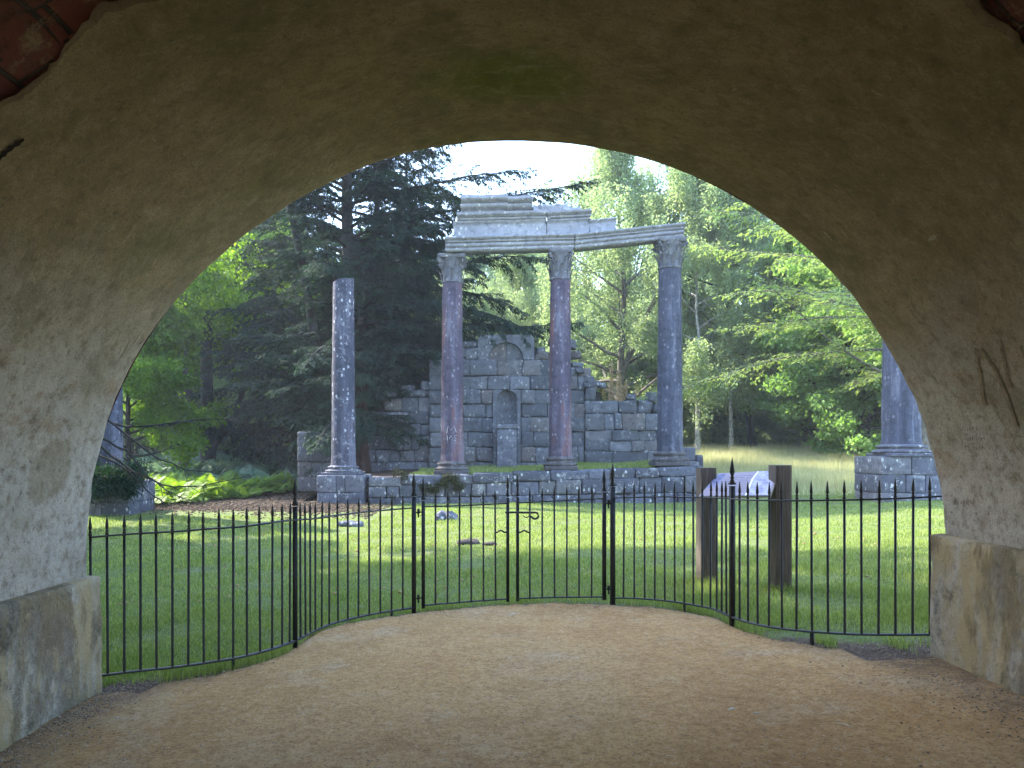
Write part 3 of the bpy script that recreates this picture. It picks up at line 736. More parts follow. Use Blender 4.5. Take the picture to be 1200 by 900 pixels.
# panel: sloped board, lower edge nearer the path
c00, c10, c11, c01 = at(819, 581.5, 8.28), at(903, 580.5, 7.78), at(913, 551.5, 8.32), at(842, 555, 8.75)
Pn = np.array([c00, c10, c11, c01]); nrm = np.cross(Pn[1]-Pn[0], Pn[3]-Pn[0]); nrm /= np.linalg.norm(nrm)
mb = MB(); mb.add(np.vstack([Pn, Pn-nrm*.025]), [(4, 7, 6, 5), (0, 4, 5, 1), (1, 5, 6, 2), (2, 6, 7, 3), (3, 7, 4, 0)]); mb.build('panel_tray', M['panel_edge'], ip)
mb = MB(); cpn = Pn.mean(0); Pf = cpn+(Pn-cpn)*1.0+nrm*.003; mb.add(Pf, [(0, 1, 2, 3)])
pf = mb.build('panel_face', M['panel'], ip); ul = pf.data.uv_layers.new(name='UVMap')
for li, uvv in zip(range(4), ((0, 0), (1, 0), (1, 1), (0, 1))): ul.data[li].uv = uvv

# ------------------------------------------------------------------ columns
def capital(mb, ab, c, r, H, W, rng, corners=True):
    x, y, z = c
    lathe(mb, (x, y, z), [(r*1.06, 0), (r*1.12, .02), (r*1.06, .045), (r*.98, .06), (r*.98, H*.3), (r*1.05, H*.6), (r*1.22, H*.86), (r*1.25, H*.88)], 28, var=.5)
    for row, (z0, hh, n_, ph) in enumerate(((.05, H*.42, 8, 0), (H*.30, H*.46, 8, math.pi/8))):
        for k in range(n_):
            a = 2*math.pi*k/n_+ph+.1; u = np.array([math.cos(a), math.sin(a), 0]); v = np.array([-math.sin(a), math.cos(a), 0])
            V = []
            bw = r*.42
            for t, out, wf in ((0, 1.0, .75), (.3, 1.06, 1.0), (.6, 1.13, 1.0), (.85, 1.28, .75), (1.0, 1.46, .5), (.97, 1.55, .25), (.88, 1.53, .12)):
                for s_, lift in ((-1, 0), (-.45, .04), (0, .09), (.45, .04), (1, 0)):
                    rip = 1+.12*math.sin(t*18)
                    V.append(np.array([x, y, z+z0])+u*(r*(out+lift))+v*bw*wf*s_*.5*rip*1.1+np.array([0, 0, hh*t]))
            mb.add(displace(np.array(V), .012, 6, k+row*9), grid_faces(7, 5), .45)
    zt = z+H*.84
    for k in range(4):
        a = math.pi/4+k*math.pi/2+.02
        if not corners and k in (1,): continue
        cx_, cy_ = x+math.cos(a)*W*.56, y+math.sin(a)*W*.56
        t = np.linspace(0, 4.2*math.pi, 26); rad = .075*(1-t/(4.4*math.pi)*.85)
        pts = [np.array([cx_, cy_, zt-.07])+rad_*(np.cos(t_)*np.array([math.cos(a), math.sin(a), 0])+np.sin(t_)*np.array([0, 0, 1])) for t_, rad_ in zip(t, rad)]
        tube(mb, pts, .026, 6, .5)
        tube(mb, [np.array([x+math.cos(a)*r*1.05, y+math.sin(a)*r*1.05, z+H*.55]), np.array([x+math.cos(a)*r*1.3, y+math.sin(a)*r*1.3, z+H*.72]), np.array([cx_, cy_, zt+.0])], [.03, .035, .03], 6, .5)
    # abacus with hollow sides
    th = []
    for k in range(4):
        a0 = math.pi/4+k*math.pi/2
        p0 = np.array([math.cos(a0), math.sin(a0)])*W*.66; p1 = np.array([math.cos(a0+math.pi/2), math.sin(a0+math.pi/2)])*W*.66
        for t in np.linspace(.06, .94, 9):
            p = p0+(p1-p0)*t; f_ = 1-.16*math.sin(t*math.pi); th.append(p*f_)
    th = np.array(th); n_ = len(th); V = []
    for (sc_, zz) in ((.93, H*.86), (1.0, H*.90), (1.0, H*.97), (.98, H*1.0)):
        for p in th: V.append((x+p[0]*sc_, y+p[1]*sc_, z+zz))
    V = np.array(V); V = displace(V, .018, 5, 2)
    fs = [(j*n_+i, j*n_+(i+1) % n_, (j+1)*n_+(i+1) % n_, (j+1)*n_+i) for j in range(3) for i in range(n_)]
    ab.add(V, fs, .55)
    top = V[3*n_:]; ab.add(np.vstack([top, top.mean(0)]), [(i, (i+1) % n_, n_) for i in range(n_)], .55)
    bot = V[:n_]; ab.add(np.vstack([bot, bot.mean(0)]), [((i+1) % n_, i, n_) for i in range(n_)], .55)

def shaft(mb, c, r0, r1, H, slant=0.0, seed=0, n=44, amp=.012):
    nz_ = 46; prof = []
    for k in range(nz_+1):
        t = k/nz_; r = r0+(r1-r0)*(t**1.25)
        if t < .03: r *= 1+.05*(1-t/.03)
        prof.append((r, H*t))
    m2 = MB(); lathe(m2, c, prof, n, amp=amp, s=1.6, seed=seed, cap=False)
    V = m2.v[0]; Vl = V-np.array(c); tz = Vl[:, 2]/H
    if slant:
        V[:, 2] += np.where(tz > .9, (tz-.9)/.1*(slant*Vl[:, 0]/r1*1.0-.04*np.abs(np.sin(Vl[:, 1]*9))), 0)
    V = displace(V, amp*.5, 7, seed)
    mb.add(V, m2.f4[0]); nn = nz_+1
    top = V[[i*nn+nz_ for i in range(n)]]; mb.add(np.vstack([top, top.mean(0)+np.array([0, 0, -.03])]), [(i, (i+1) % n, n) for i in range(n)])

def colbase(mb, c, r, H, W=None):
    x, y, z = c; k = H
    lathe(mb, (x, y, z), [(r*1.42, k*.28), (r*1.50, k*.33), (r*1.52, k*.42), (r*1.45, k*.50), (r*1.30, k*.53), (r*1.18, k*.60), (r*1.18, k*.68), (r*1.28, k*.72),
                          (r*1.32, k*.80), (r*1.26, k*.87), (r*1.10, k*.9), (r*1.08, k*.97), (r*1.0, k*1.0)], 40, amp=.012, s=3, seed=4)
    block(mb, (x, y, z+k*.14), (r*1.5 if W is None else W/2, r*1.5, k*.14), 0, .02, .015, 3, .4)

def column(name, label, Yd, pxc, ybase, ysh, ytop, wb, wt, mats, cap=None, slant=0, seed=0, basew=None, cat='column', baseh=None):
    p = at(pxc, ybase, Yd); sc_ = Yd/F
    r = root(name, p, label, cat, 'standing columns of the ruin')
    r0, r1 = wb*sc_/2, wt*sc_/2
    zsh = at(pxc, ysh, Yd).z; ztop = at(pxc, ytop, Yd).z
    mb = MB(); colbase(mb, (p.x, p.y, p.z), r0, zsh-p.z+.02, basew*sc_ if basew else None); mb.build('base', mats[1], r, smooth=False)
    mb = MB(); shaft(mb, (p.x, p.y, zsh), r0, r1, ztop-zsh, slant, seed); mb.build('shaft', mats[0], r, smooth=True)
    if cap:
        mb = MB(); ab = MB(); zc = at(pxc, cap[0]-2.5, Yd).z; capital(mb, ab, (p.x, p.y, ztop), r1, zc-ztop, cap[1]*sc_, None, cap[2]); cp_ = mb.build('capital', M['capital'], r); ab.build('abacus', M['capital'], cp_)
    return r
Y1, Y2, Y3, Y4 = 24.0, 24.6, 24.4, 24.1
c1 = column('broken_column', 'broken grey column without capital, white lichen spots, before the dark evergreen', Y1, 402.5, 556.5, 545.5, 328, 28, 17.5+6.5, (M['grey_shaft'], M['podium_stone']), None, .06, 1, 44)
c2 = column('column', 'reddish column with scratched letters under the broad left end of the entablature', Y2, 530, 555, 541, 332.5, 26.5, 23, (M['red_shaft'], M['dark_base']), (303, 36, True), 0, 2, 39)
c3 = column('column', 'middle capped column with purple red streaks beneath the beam joint', Y3, 656.5, 550.5, 535, 329, 27, 23, (M['red_shaft'], M['dark_base']), (296, 31, False), 0, 3, 38)
c4 = column('column', 'slate grey capped column at the right end of the entablature', Y4, 785, 545.5, 529, 316, 29.5, 26, (M['slate_shaft'], M['dark_base']), (284, 37, True), 0, 4, 42)
c5 = column('column', 'thick grey column on a big block pedestal beside the right arch wall', 20.0, 1056, 535, 521, 215, 42, 35, (M['slate_shaft'], M['podium_stone']), None, 0, 5, 54)
c6 = column('column', 'dark column half hidden by the left arch wall above a moss covered pedestal', 20.0, 126, 562, 555, 330, 34, 28, (M['slate_shaft'], M['podium_stone']), None, .05, 6, 46)
# scratched letters on column two
r2s = 26.0*Y2/F/2
def scratch(pts, cx_, Yd, rr):
    V = []; m_ = MB()
    P_ = [np.array(p, float) for p in pts]
    c0 = at(cx_, 500, Yd)
    Q = []
    for p in P_:
        q = at(p[0], p[1], Yd); dx = q.x-c0.x; dy = -math.sqrt(max(rr*rr-dx*dx, .0001))-.012
        Q.append((c0.x+dx, c0.y+dy, q.z))
    tube(mb, Q, .008, 4)
mb = MB()
for pts in ([(524.5, 508), (526, 499.5), (529.5, 504.5), (533, 499.5), (535.5, 507)], [(525, 510.5), (525.3, 516.5)], [(529.5, 511), (527.7, 513.5), (529.2, 516.5), (531.2, 514), (529.5, 511)], [(536, 510.5), (533, 510.8), (533, 513), (535.8, 514), (535, 516.3), (532.6, 516.2)]):
    scratch(pts, 530, Y2, r2s)
mb.build('scratched_letters', M['scratch'], c2)

def pedestal(parent, x0, x1, y0, y1, z0, z1, rows, rng, mat, cut=2):
    mb = MB(); zs = np.linspace(z0, z1, rows+1)
    for k in range(rows):
        n_ = cut+(k % 2); xs_ = np.linspace(x0, x1, n_+1); xs_[1:-1] += rng.uniform(-.12, .12, n_-1)
        for a_, b_ in zip(xs_[:-1], xs_[1:]):
            block(mb, ((a_+b_)/2, (y0+y1)/2+rng.uniform(-.015, .015), (zs[k]+zs[k+1])/2), ((b_-a_)/2-.004, (y1-y0)/2, (zs[k+1]-zs[k])/2-.003), 0, .025, .02, 2, None, rng, k)
    return mb.build('pedestal', mat, parent)
rg = np.random.default_rng(11)
p = at(378, 556.5, Y1); q = at(431, 590, Y1); pedestal(c1, p.x, q.x, Y1-.75, Y1+.75, -1.75, p.z+.01, 2, rg, M['podium_stone'])
p = at(1018, 535, 20); q = at(1094, 585, 20); pedestal(c5, p.x+.03, q.x-.03, 19.35, 20.9, -1.5, p.z+.005, 3, rg, M['podium_stone'], 2)
mb = MB(); block(mb, (at(1115, 560, 20.3).x, 20.3, -.85), (.42, .6, .6), 0, .03, .02, 2, .8); block(mb, (at(1108, 545, 20.3).x, 20.2, -.2), (.30, .5, .14), 0, .04, .02, 2, .9); mb.build('side_blocks', M['podium_stone'], c5)
p = at(108, 563, 20); q = at(166, 600, 20); pedestal(c6, p.x, q.x, 19.3, 20.8, -1.8, p.z, 2, rg, M['podium_stone'])

# ------------------------------------------------------------------ entablature
def profile_beam(mb, a, b, prof, nseg, amp=.01, endj=(0, 0), seed=0, var=.5):
    """prof: closed list (dy, z) front-first; swept from a to b (Vectors, z = underside)"""
    P_ = np.array(prof); V = []
    a, b = np.array(a), np.array(b)
    for i in range(nseg+1):
        t = i/nseg; c = a+(b-a)*t
        for k, (dy, z) in enumerate(P_):
            x = c[0]
            if i == 0: x += endj[0]*mnoise.noise(Vector((k*1.3, seed, 0)))
            if i == nseg: x += endj[1]*mnoise.noise(Vector((k*1.3, seed, 5)))
            V.append((x, c[1]+dy, c[2]+z))
    V = displace(np.array(V), amp, 2.5, seed); V = displace(V, amp*.5, 9, seed)
    n_ = len(P_); fs = [(i*n_+k, i*n_+(k+1) % n_, (i+1)*n_+(k+1) % n_, (i+1)*n_+k) for i in range(nseg) for k in range(n_)]
    mb.add(V, fs, var)
    for i, fl_ in ((0, 1), (nseg, -1)):
        ring = V[i*n_:(i+1)*n_]; cc = ring.mean(0); mb.add(np.vstack([ring, cc]), [((k+1) % n_, k, n_)[::fl_] for k in range(n_)], var)
ye = 24.35
ent = root('entablature', at(656, 297, ye), 'pale broken stone entablature lying across the three capped columns', 'entablature')
def W_(px, py): return at(px, py, ye)
ka = F/ye
arch_prof = [(-.27, 0), (-.27, .095), (-.21, .10), (-.21, .118), (-.33, .125), (-.33, .215), (-.26, .22), (-.26, .24), (-.37, .245), (-.40, .285), (-.31, .29), (-.31, .31), (-.46, .33), (-.50, .39), (.28, .39), (.28, 0)]
def sc(pf_, k, d=1): return [(y_*d, z_*k) for y_, z_ in pf_]
mb = MB(); profile_beam(mb, W_(523, 296.8), W_(672, 293), arch_prof, 90, .008, (.05, .04), 1)
mb.build('architrave_beam', M['marble'], ent)
mb = MB(); profile_beam(mb, W_(672.8, 293.2), W_(799, 280.2), arch_prof, 90, .010, (.03, .06), 2)
mb.build('architrave_beam', M['marble'], ent)
fz = [(-.27, 0), (-.27, .035), (-.19, .05), (-.20, .2), (-.20, .4), (-.19, .50), (-.27, .52), (-.27, .57), (.25, .57), (.25, 0)]
for a_, b_, k_, e_, v_ in ((W_(532, 283.2), W_(594, 281.6), 1.0, (.06, .015), .55), (W_(593.8, 281.6), W_(640, 280.3), 1.0, (.015, .02), .62), (W_(640.6, 280.3), W_(690, 277.3), .95, (.02, .05), .4), (W_(690.5, 277.0), W_(720.5, 274.0), .78, (.02, .07), .45)):
    mb = MB(); profile_beam(mb, a_, b_, sc(fz, k_, 1 if v_ < .6 else .99), 30, .012, e_, a_.x, v_); mb.build('frieze_block', M['marble'], ent)
cz = [(-.20, 0), (-.34, .02), (-.34, .07), (-.26, .08), (-.26, .10), (-.44, .12), (-.50, .20), (.25, .20), (.25, 0)]
mb = MB(); profile_beam(mb, W_(536, 262.3), W_(640, 259.5), cz, 60, .012, (.08, .02), 6); mb.build('cornice_course', M['marble'], ent)
mb = MB(); profile_beam(mb, W_(641, 259.4), W_(691, 256.5), sc(cz, .85), 30, .022, (.02, .12), 7, .35); mb.build('cornice_course', M['marble'], ent)
c2p = [(-.30, 0), (-.42, .03), (-.42, .09), (-.30, .11), (-.30, .17), (-.46, .19), (-.55, .24), (-.55, .31), (-.44, .325), (-.44, .345), (-.62, .36), (-.70, .43), (-.70, .47), (-.56, .49), (-.60, .56), (.25, .56), (.25, 0)]
mb = MB(); profile_beam(mb, W_(541.5, 257), W_(594.5, 255.5), c2p, 40, .015, (.10, .03), 8); mb.build('cornice_crown', M['marble'], ent)
mb = MB(); profile_beam(mb, W_(594.3, 255.4), W_(623, 254.6), sc(c2p, .92, .95), 20, .018, (.03, .12), 9, .4); mb.build('cornice_crown', M['marble'], ent)
mb = MB()
for (px, py, hw, hh, rz) in ((628, 247.5, .14, .13, .2), (646, 248, .36, .14, -.05), (668, 248.5, .30, .115, .08), (684, 253, .12, .06, .3), (655, 244, .2, .06, .1), (636, 244.5, .12, .07, -.3)):
    block(mb, W_(px, py), (hw, .30, hh), rz, .05, .075, 3.2, .5, None, px)
mb.build('broken_cornice_lump', M['marble'], ent)

# ------------------------------------------------------------------ podium, terrace and ruin wall
rg = np.random.default_rng(21)
pod = root('stone_podium', (1, 23.5, -1.55), 'low lichened podium wall of rough blocks beneath the columns', 'podium wall')
def ptop(x): return -.757+(x+4.13)*(.345/10.2)
def courses(mb, x0, x1, yf, depth, zb, zt_f, rows, rng, wmin, wmax, amp=.03, r=.03, rz=0, gap=.008, skip=None, var=None):
    """coursed blocks; zt_f(x): top line"""
    for k in range(rows):
        x = x0
        while x < x1-.05:
            w_ = rng.uniform(wmin, wmax); w_ = min(w_, x1-x)
            if x1-(x+w_) < wmin*.6: w_ = x1-x
            xm = x+w_/2; zt = zt_f(xm); h_ = (zt-zb)/rows
            z0 = zb+h_*k
            if not (skip and skip(x, x+w_, z0, z0+h_)):
                dz = rng.uniform(-.006, .006)
                block(mb, (xm, yf+depth/2+rng.uniform(-.03, .03)*amp/.03, z0+h_/2+dz), (w_/2-gap/2, depth/2, h_/2-gap/2), rz, r, amp*.6, 2.0, var, rng, k+x)
            x += w_
mb = MB()
courses(mb, -4.13, 6.06, 23.45, .7, -1.75, lambda x: ptop(x)-.30, 2, rg, .35, .95, .045, .05)
courses(mb, -4.10, 6.03, 23.50, .7, 0, lambda x: 0, 0, rg, 1, 1)
x = -4.13
while x < 6.0:
    w_ = min(rg.uniform(.5, 1.3), 6.06-x); zt = ptop(x+w_/2); hh = rg.uniform(.13, .16)
    block(mb, (x+w_/2, 23.82+rg.uniform(-.05, .05), zt-.155+rg.uniform(-.02, .01)), (w_/2-.004, .38, .15), 0, .05, .035, 2, None, rg, x); x += w_
# right return
for k in range(3):
    y = 24.2
    while y < 28.0:
        d_ = rg.uniform(.5, .9); hh = (ptop(6)+1.75)/3
        block(mb, (5.8, y+d_/2, -1.75+hh*(k+.5)), (.28, d_/2-.004, hh/2-.004), 0, .04, .03, 2, None, rg, y); y += d_
mb.build('rough_courses', M['podium_stone'], pod)
mb = MB(); 
box(mb, (.96, 25.9, -1.65), (5.0, 2.1, .55)); mb.build('core', M['wall_stone'], pod)

# terrace turf inside the podium
gxs, gys = np.linspace(-8.2, 5.8, 60), np.linspace(23.9, 29.5, 24)
def tz(x, y): return -.80+(x+4.13)*(.335/10.2)+.03*(y-24)+.04*math.sin(x*2.1+y)*math.sin(y*1.4) 
T = np.array([[(x, y, tz(x, y) - (1.0*sm(-4.9, -7.2, x)*1.0)) for y in gys] for x in gxs])
mb = MB(); mb.add(T.reshape(-1, 3), grid_faces(60, 24)); ter = mb.build('terrace_ground', M['ground'], smooth=True); tag(ter, kind='structure')
lx = T.reshape(-1, 3)[:, 0]
a = ter.data.attributes.new('litter', 'FLOAT', 'POINT'); a.data.foreach_set('value', (sm(-1.6, -3.4, lx)*1.0).astype(np.float32))
for nm in ('meadow', 'dirt'): a = ter.data.attributes.new(nm, 'FLOAT', 'POINT')

wall = root('ruined_wall', (0, 28, -.6), 'ragged stepped ruin wall of grey blocks with arched niche behind the columns', 'ruined wall')
YW = 28.0; kw = F/YW
prof_px = [(425, 482), (440, 482), (441, 468), (462, 468), (463, 462), (480, 458), (500, 455), (501, 440), (503, 425), (515, 418), (516, 404), (543, 402), (560, 402), (560, 392.5), (626, 392.5), (627, 412), (641, 412),
           (642, 404), (668, 404), (669, 424), (684, 438), (690, 450), (706, 450), (707, 464), (712, 470), (768, 468), (769, 470), (800, 480)]
pxa = np.array([a_[0] for a_ in prof_px], float)+np.arange(len(prof_px))*1e-3; pya = np.array([a_[1] for a_ in prof_px], float)
def wtop(x, Yd=YW): return (PY-np.interp(x/Yd*F+PX, pxa, pya))/F*Yd
rh = .520; ZB = -.86
nich = (at(581, 0, YW).x, at(607, 0, YW).x, at(0, 549, YW).z, at(0, 456, YW).z)      # slab hole
lun = (at(560, 0, YW).x, at(626, 0, YW).x, at(0, 421.5, YW).z, 9)
nrows = 11; z_lun = lun[2]
rowz = [ZB]
while rowz[-1] < 4.4: rowz.append(rowz[-1]+rg.uniform(.47, .56))
# make one course joint meet the lunette slab
k = int(np.argmin([abs(z-z_lun) for z in rowz])); rowz[k] = z_lun
kn = int(np.argmin([abs(z-nich[3]) for z in rowz])); nich = (nich[0]-.1, nich[1]+.1, nich[2], rowz[kn])
def wall_section(mb, x0, x1, yf, depth, rng, lo=0.0, wr=(.35, 1.15), Yd=YW, var=None, rowz=rowz):
    for k in range(len(rowz)-1):
        z0, z1 = rowz[k], rowz[k+1]
        spans = [(x0, x1)]
        for (hx0, hx1, hz0, hz1) in (nich, lun):
            if z0 > hz0-.3 and z1 < hz1+.02 and z0 > hz0-.3:
                if hz1 == 9 and z0 < hz0-.02: continue
                ns = []
                for (a_, b_) in spans:
                    if hx1 <= a_ or hx0 >= b_: ns.append((a_, b_)); continue
                    if hx0 > a_: ns.append((a_, hx0))
                    if hx1 < b_: ns.append((hx1, b_))
                spans = ns
        for (a_, b_) in spans:
            x = a_
            while x < b_-.02:
                w_ = rng.uniform(*wr)
                if rng.random() < .2: w_ *= .6
                w_ = min(w_, b_-x)
                if b_-(x+w_) < .22: w_ = b_-x
                xm = x+w_/2; tp = float(wtop(xm, Yd))
                if z0+.3*(z1-z0) < tp:
                    zz1 = min(z1, max(tp, z0+.24))
                    if rng.random() < .9 or True:
                        tpb = z1 > tp-.12
                        block(mb, (xm, yf+depth/2+rng.uniform(-.06, .05), (z0+zz1)/2+rng.uniform(-.012, .012)), (w_/2+.002, depth/2, (zz1-z0)/2+.001), rng.uniform(-.025, .025)*(3 if tpb else 1), rng.uniform(.09, .16) if tpb else rng.uniform(.02, .075), .085 if tpb else rng.uniform(.02, .055), 2.9 if tpb else 2.4, var, rng, xm+z0)
                x += w_
mb = MB()
xL, xM0, xM1, xR = at(427, 0, YW).x, at(503, 0, YW).x, at(685, 0, YW).x, at(800, 0, YW).x
wall_section(mb, xM0, xM1, YW, .55, rg)
mb.build('centre_masonry', M['wall_stone'], wall)
def rws(): 
    r_ = [ZB]
    while r_[-1] < 4.4: r_.append(r_[-1]+rg.uniform(.36, .62))
    return r_
mb = MB(); wall_section(mb, xL, xM0-.01, YW+.22, .55, rg, rowz=rws()); mb.build('left_wing', M['wall_stone'], wall)
mb = MB(); wall_section(mb, xM1+.01, xR, YW-.12, .55, rg, wr=(.3, 1.3), rowz=rws()); mb.build('right_wing', M['wall_stone'], wall)
# dark core behind the joints
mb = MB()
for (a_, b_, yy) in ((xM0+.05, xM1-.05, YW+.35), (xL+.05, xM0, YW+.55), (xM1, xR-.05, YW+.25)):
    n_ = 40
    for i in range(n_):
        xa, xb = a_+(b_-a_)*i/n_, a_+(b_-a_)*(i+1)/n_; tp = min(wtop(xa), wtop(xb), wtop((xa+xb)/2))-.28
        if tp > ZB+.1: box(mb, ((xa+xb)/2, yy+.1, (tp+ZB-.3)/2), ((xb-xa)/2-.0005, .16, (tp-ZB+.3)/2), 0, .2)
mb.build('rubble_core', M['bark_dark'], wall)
# arched slab helper
def arched_slab(mb, x0, x1, z0, z1, yf, yb, cx_, rad, zs, n=20, recess=None, var=.6, seed=0):
    """slab x0..x1, z0..z1 with an arched opening of radius rad springing at zs, open to z0"""
    inner = [(cx_-rad, z0), (cx_-rad, zs)] if zs > z0+.01 else [(cx_-rad, z0)]
    for k in range(1, n): t = math.pi-k/n*math.pi; inner.append((cx_+rad*math.cos(t), zs+rad*math.sin(t)))
    inner += [(cx_+rad, zs), (cx_+rad, z0)] if zs > z0+.01 else [(cx_+rad, z0)]
    m_ = len(inner); outer = []
    for (a_, c_) in inner:
        dx, dz = a_-cx_, max(c_-zs, 0)
        if c_ <= zs: outer.append((x0 if dx < 0 else x1, c_)); continue
        ang = math.atan2(dz, dx); best = 1e9
        for lim, comp in (((x1-cx_) if math.cos(ang) > 0 else (x0-cx_), math.cos(ang)), (z1-zs, math.sin(ang))):
            if abs(comp) > 1e-4: best = min(best, lim/comp if lim/comp > 0 else 1e9)
        outer.append((cx_+best*math.cos(ang), zs+best*math.sin(ang)))
    for yy, fl_ in ((yf, 1), (yb, -1)):
        V = np.array([(a_, yy, c_) for a_, c_ in inner]+[(a_, yy, c_) for a_, c_ in outer])
        if yy == yf: V = displace(V, .01, 3, seed)
        mb.add(V, [((i, i+1, m_+i+1, m_+i))[::fl_] for i in range(m_-1)], var)
    for ring in (inner, outer):
        V = np.array([(a_, yf, c_) for a_, c_ in ring]+[(a_, yb, c_) for a_, c_ in ring])
        mb.add(V, [(i, i+1, m_+i+1, m_+i) for i in range(m_-1)], var)
mb = MB()
arched_slab(mb, lun[0], lun[1], lun[2], at(0, 392.5, YW).z, YW-.05, YW+.45, at(593, 0, YW).x, 20.5/kw, lun[2]+.0, seed=1)
block(mb, (at(593, 0, YW).x-.33, YW+.18, lun[2]+.36), (.325, .06, .4), 0, .01, .012, 2, .75, None, 1)
block(mb, (at(593, 0, YW).x+.33, YW+.18, lun[2]+.36), (.325, .06, .4), 0, .01, .012, 2, .45, None, 2)
mb.build('lunette_slab', M['wall_stone'], wall)
mb = MB()
cxn = at(594, 0, YW).x; rn = 12.2/kw
arched_slab(mb, nich[0], nich[1], ZB-.1, nich[3], YW-.03, YW+.5, cxn, rn, at(0, 469, YW).z, seed=2, var=.55)
# curved niche back
th = np.linspace(0, math.pi, 14); zz_ = np.linspace(ZB-.1, nich[3]-.02, 12)
V = np.array([(cxn+rn*1.02*math.cos(t), YW+.03+.26*math.sin(t), z_) for t in th for z_ in zz_]); mb.add(V, grid_faces(14, 12)[:, ::-1], .35)
mb.build('niche', M['wall_stone'], wall)
# stones tumbling off the broken shoulder
mb = MB()
for (px, py, Yd) in ((668, 404, 28.3), (650, 402, 28.3), (696, 450, 28.0), (704, 452, 28.1), (500, 452, 28.4), (478, 456, 28.5), (458, 462, 28.4), (445, 466, 28.4), (679, 434, 28.0), (676, 428, 28.3), (683, 438, 28.3), (689, 446, 28.2), (673, 416, 28.4), (632, 412, 28.3), (690, 452, 28.0), (740, 466, 28.1), (764, 465, 28.1)):
    p = at(px, py, Yd); block(mb, p, (rg.uniform(.14, .28), .22, rg.uniform(.08, .17)), rg.uniform(-.4, .4), .05, .05, 3, None, rg, px)
mb.build('loose_rubble', M['wall_stone'], wall)

# stele in front of niche
st = root('stone_pedestal', at(593.5, 549, 27.5), 'pale lichened upright block standing in the niche of the ruined wall', 'pedestal')
p0, p1 = at(582, 549, 27.5), at(606, 498, 27.5)
mb = MB(); block(mb, ((p0.x+p1.x)/2, 27.45, (p0.z+p1.z)/2-.08), ((p1.x-p0.x)/2-.02, .28, (p1.z-p0.z)/2-.08), 0, .03, .02, 2, .95)
mb.build('die', M['podium_stone'], st)
mb = MB(); block(mb, ((p0.x+p1.x)/2, 27.45, p1.z-.07), ((p1.x-p0.x)/2+.01, .31, .08), 0, .03, .02, 2, .9); mb.build('cap_moulding', M['podium_stone'], st); mb = MB(); block(mb, ((p0.x+p1.x)/2, 27.45, p0.z+.03), ((p1.x-p0.x)/2+.02, .32, .08), 0, .03, .02, 2, .6)
mb.build('foot_moulding', M['podium_stone'], st)
# left end fragment and right end fragment
lw = root('wall_fragment', at(368, 560, 26.5), 'squat block wall fragment left of the broken column by the bracken', 'wall fragment')
mb = MB(); p0, p1 = at(350, 566, 26.5), at(388, 507, 26.5)
courses(mb, p0.x, p1.x, 26.3, .6, -1.35, lambda x: p1.z-.05*math.sin(x*4), 4, rg, .35, .8, .04, .04); mb.build('blocks', M['wall_stone'], lw)
rw = root('wall_fragment', at(810, 560, 26), 'short mossy block pier just right of the slate grey column', 'wall fragment')
mb = MB(); p0, p1 = at(797, 590, 26.2), at(821, 524, 26.2)
courses(mb, p0.x, p1.x, 25.8, .9, -1.7, lambda x: p1.z+(-.25 if x > p1.x-.3 else 0), 4, rg, .35, .7, .04, .05); mb.build('blocks', M['podium_stone'], rw)

# stones lying on the lawn
def lawn_stone(name, label, px, py, Yd, h, mat, rz=0, cat='stone'):
    p = at(px, py, Yd); z = float(zg(p.x, p.y)); r = root(name, (p.x, p.y, z), label, cat, 'stones lying on the lawn')
    mb = MB(); block(mb, (p.x, p.y, z+h[2]*.6), h, rz, min(h)*.95, min(h)*.8, 5, .6); o = mb.build('stone', mat, r, smooth=True); return r
lawn_stone('fallen_stone', 'knobbly lichened lump of stone on the lawn left of the gate latch', 524, 612, 17.6, (.26, .16, .13), M['podium_stone'], .2)
lawn_stone('fallen_stone', 'flat pale slab sunk in the lawn below the broken column', 410, 614, 16.8, (.28, .14, .06), M['podium_stone'], -.1)
lawn_stone('molehill', 'larger dark crumbly earth mound on the lawn behind the left gate leaf', 549, 641.5, 13.3, (.19, .11, .045), M['soil'], .1, 'earth mound')
lawn_stone('molehill', 'smaller dark earth mound beside the gate latch', 574, 644, 13.0, (.13, .08, .035), M['soil'], .1, 'earth mound')

# ------------------------------------------------------------------ vegetation
def leaf_quads(C_, A_, Bn, l, w_, mb, var):
    """diamonds: base C, axis A, normal hint Bn"""
    A_ = A_/(np.linalg.norm(A_, axis=1)[:, None]+1e-9)
    S_ = np.cross(A_, Bn); S_ /= np.linalg.norm(S_, axis=1)[:, None]+1e-9
    l = np.asarray(l).reshape(-1, 1)*np.ones((len(C_), 1)); w_ = np.asarray(w_).reshape(-1, 1)*np.ones((len(C_), 1))
    a = C_; b_ = C_+A_*l*.5+S_*w_*.5; c = C_+A_*l; d = C_+A_*l*.5-S_*w_*.5
    V = np.stack([a, b_, c, d], 1).reshape(-1, 3); n_ = len(C_)
    mb.add(V, np.arange(n_*4).reshape(-1, 4), np.repeat(var, 4))

def curve_path(p0, d, L, n, rng, wob=.12, grav=0.0, up=0.0):
    P_ = [np.array(p0, float)]; d = np.array(d, float); d /= np.linalg.norm(d)
    for i in range(n):
        d = d+rng.normal(0, wob, 3)+np.array([0, 0, up-grav]); d /= np.linalg.norm(d); P_.append(P_[-1]+d*L/n)
    return np.array(P_)

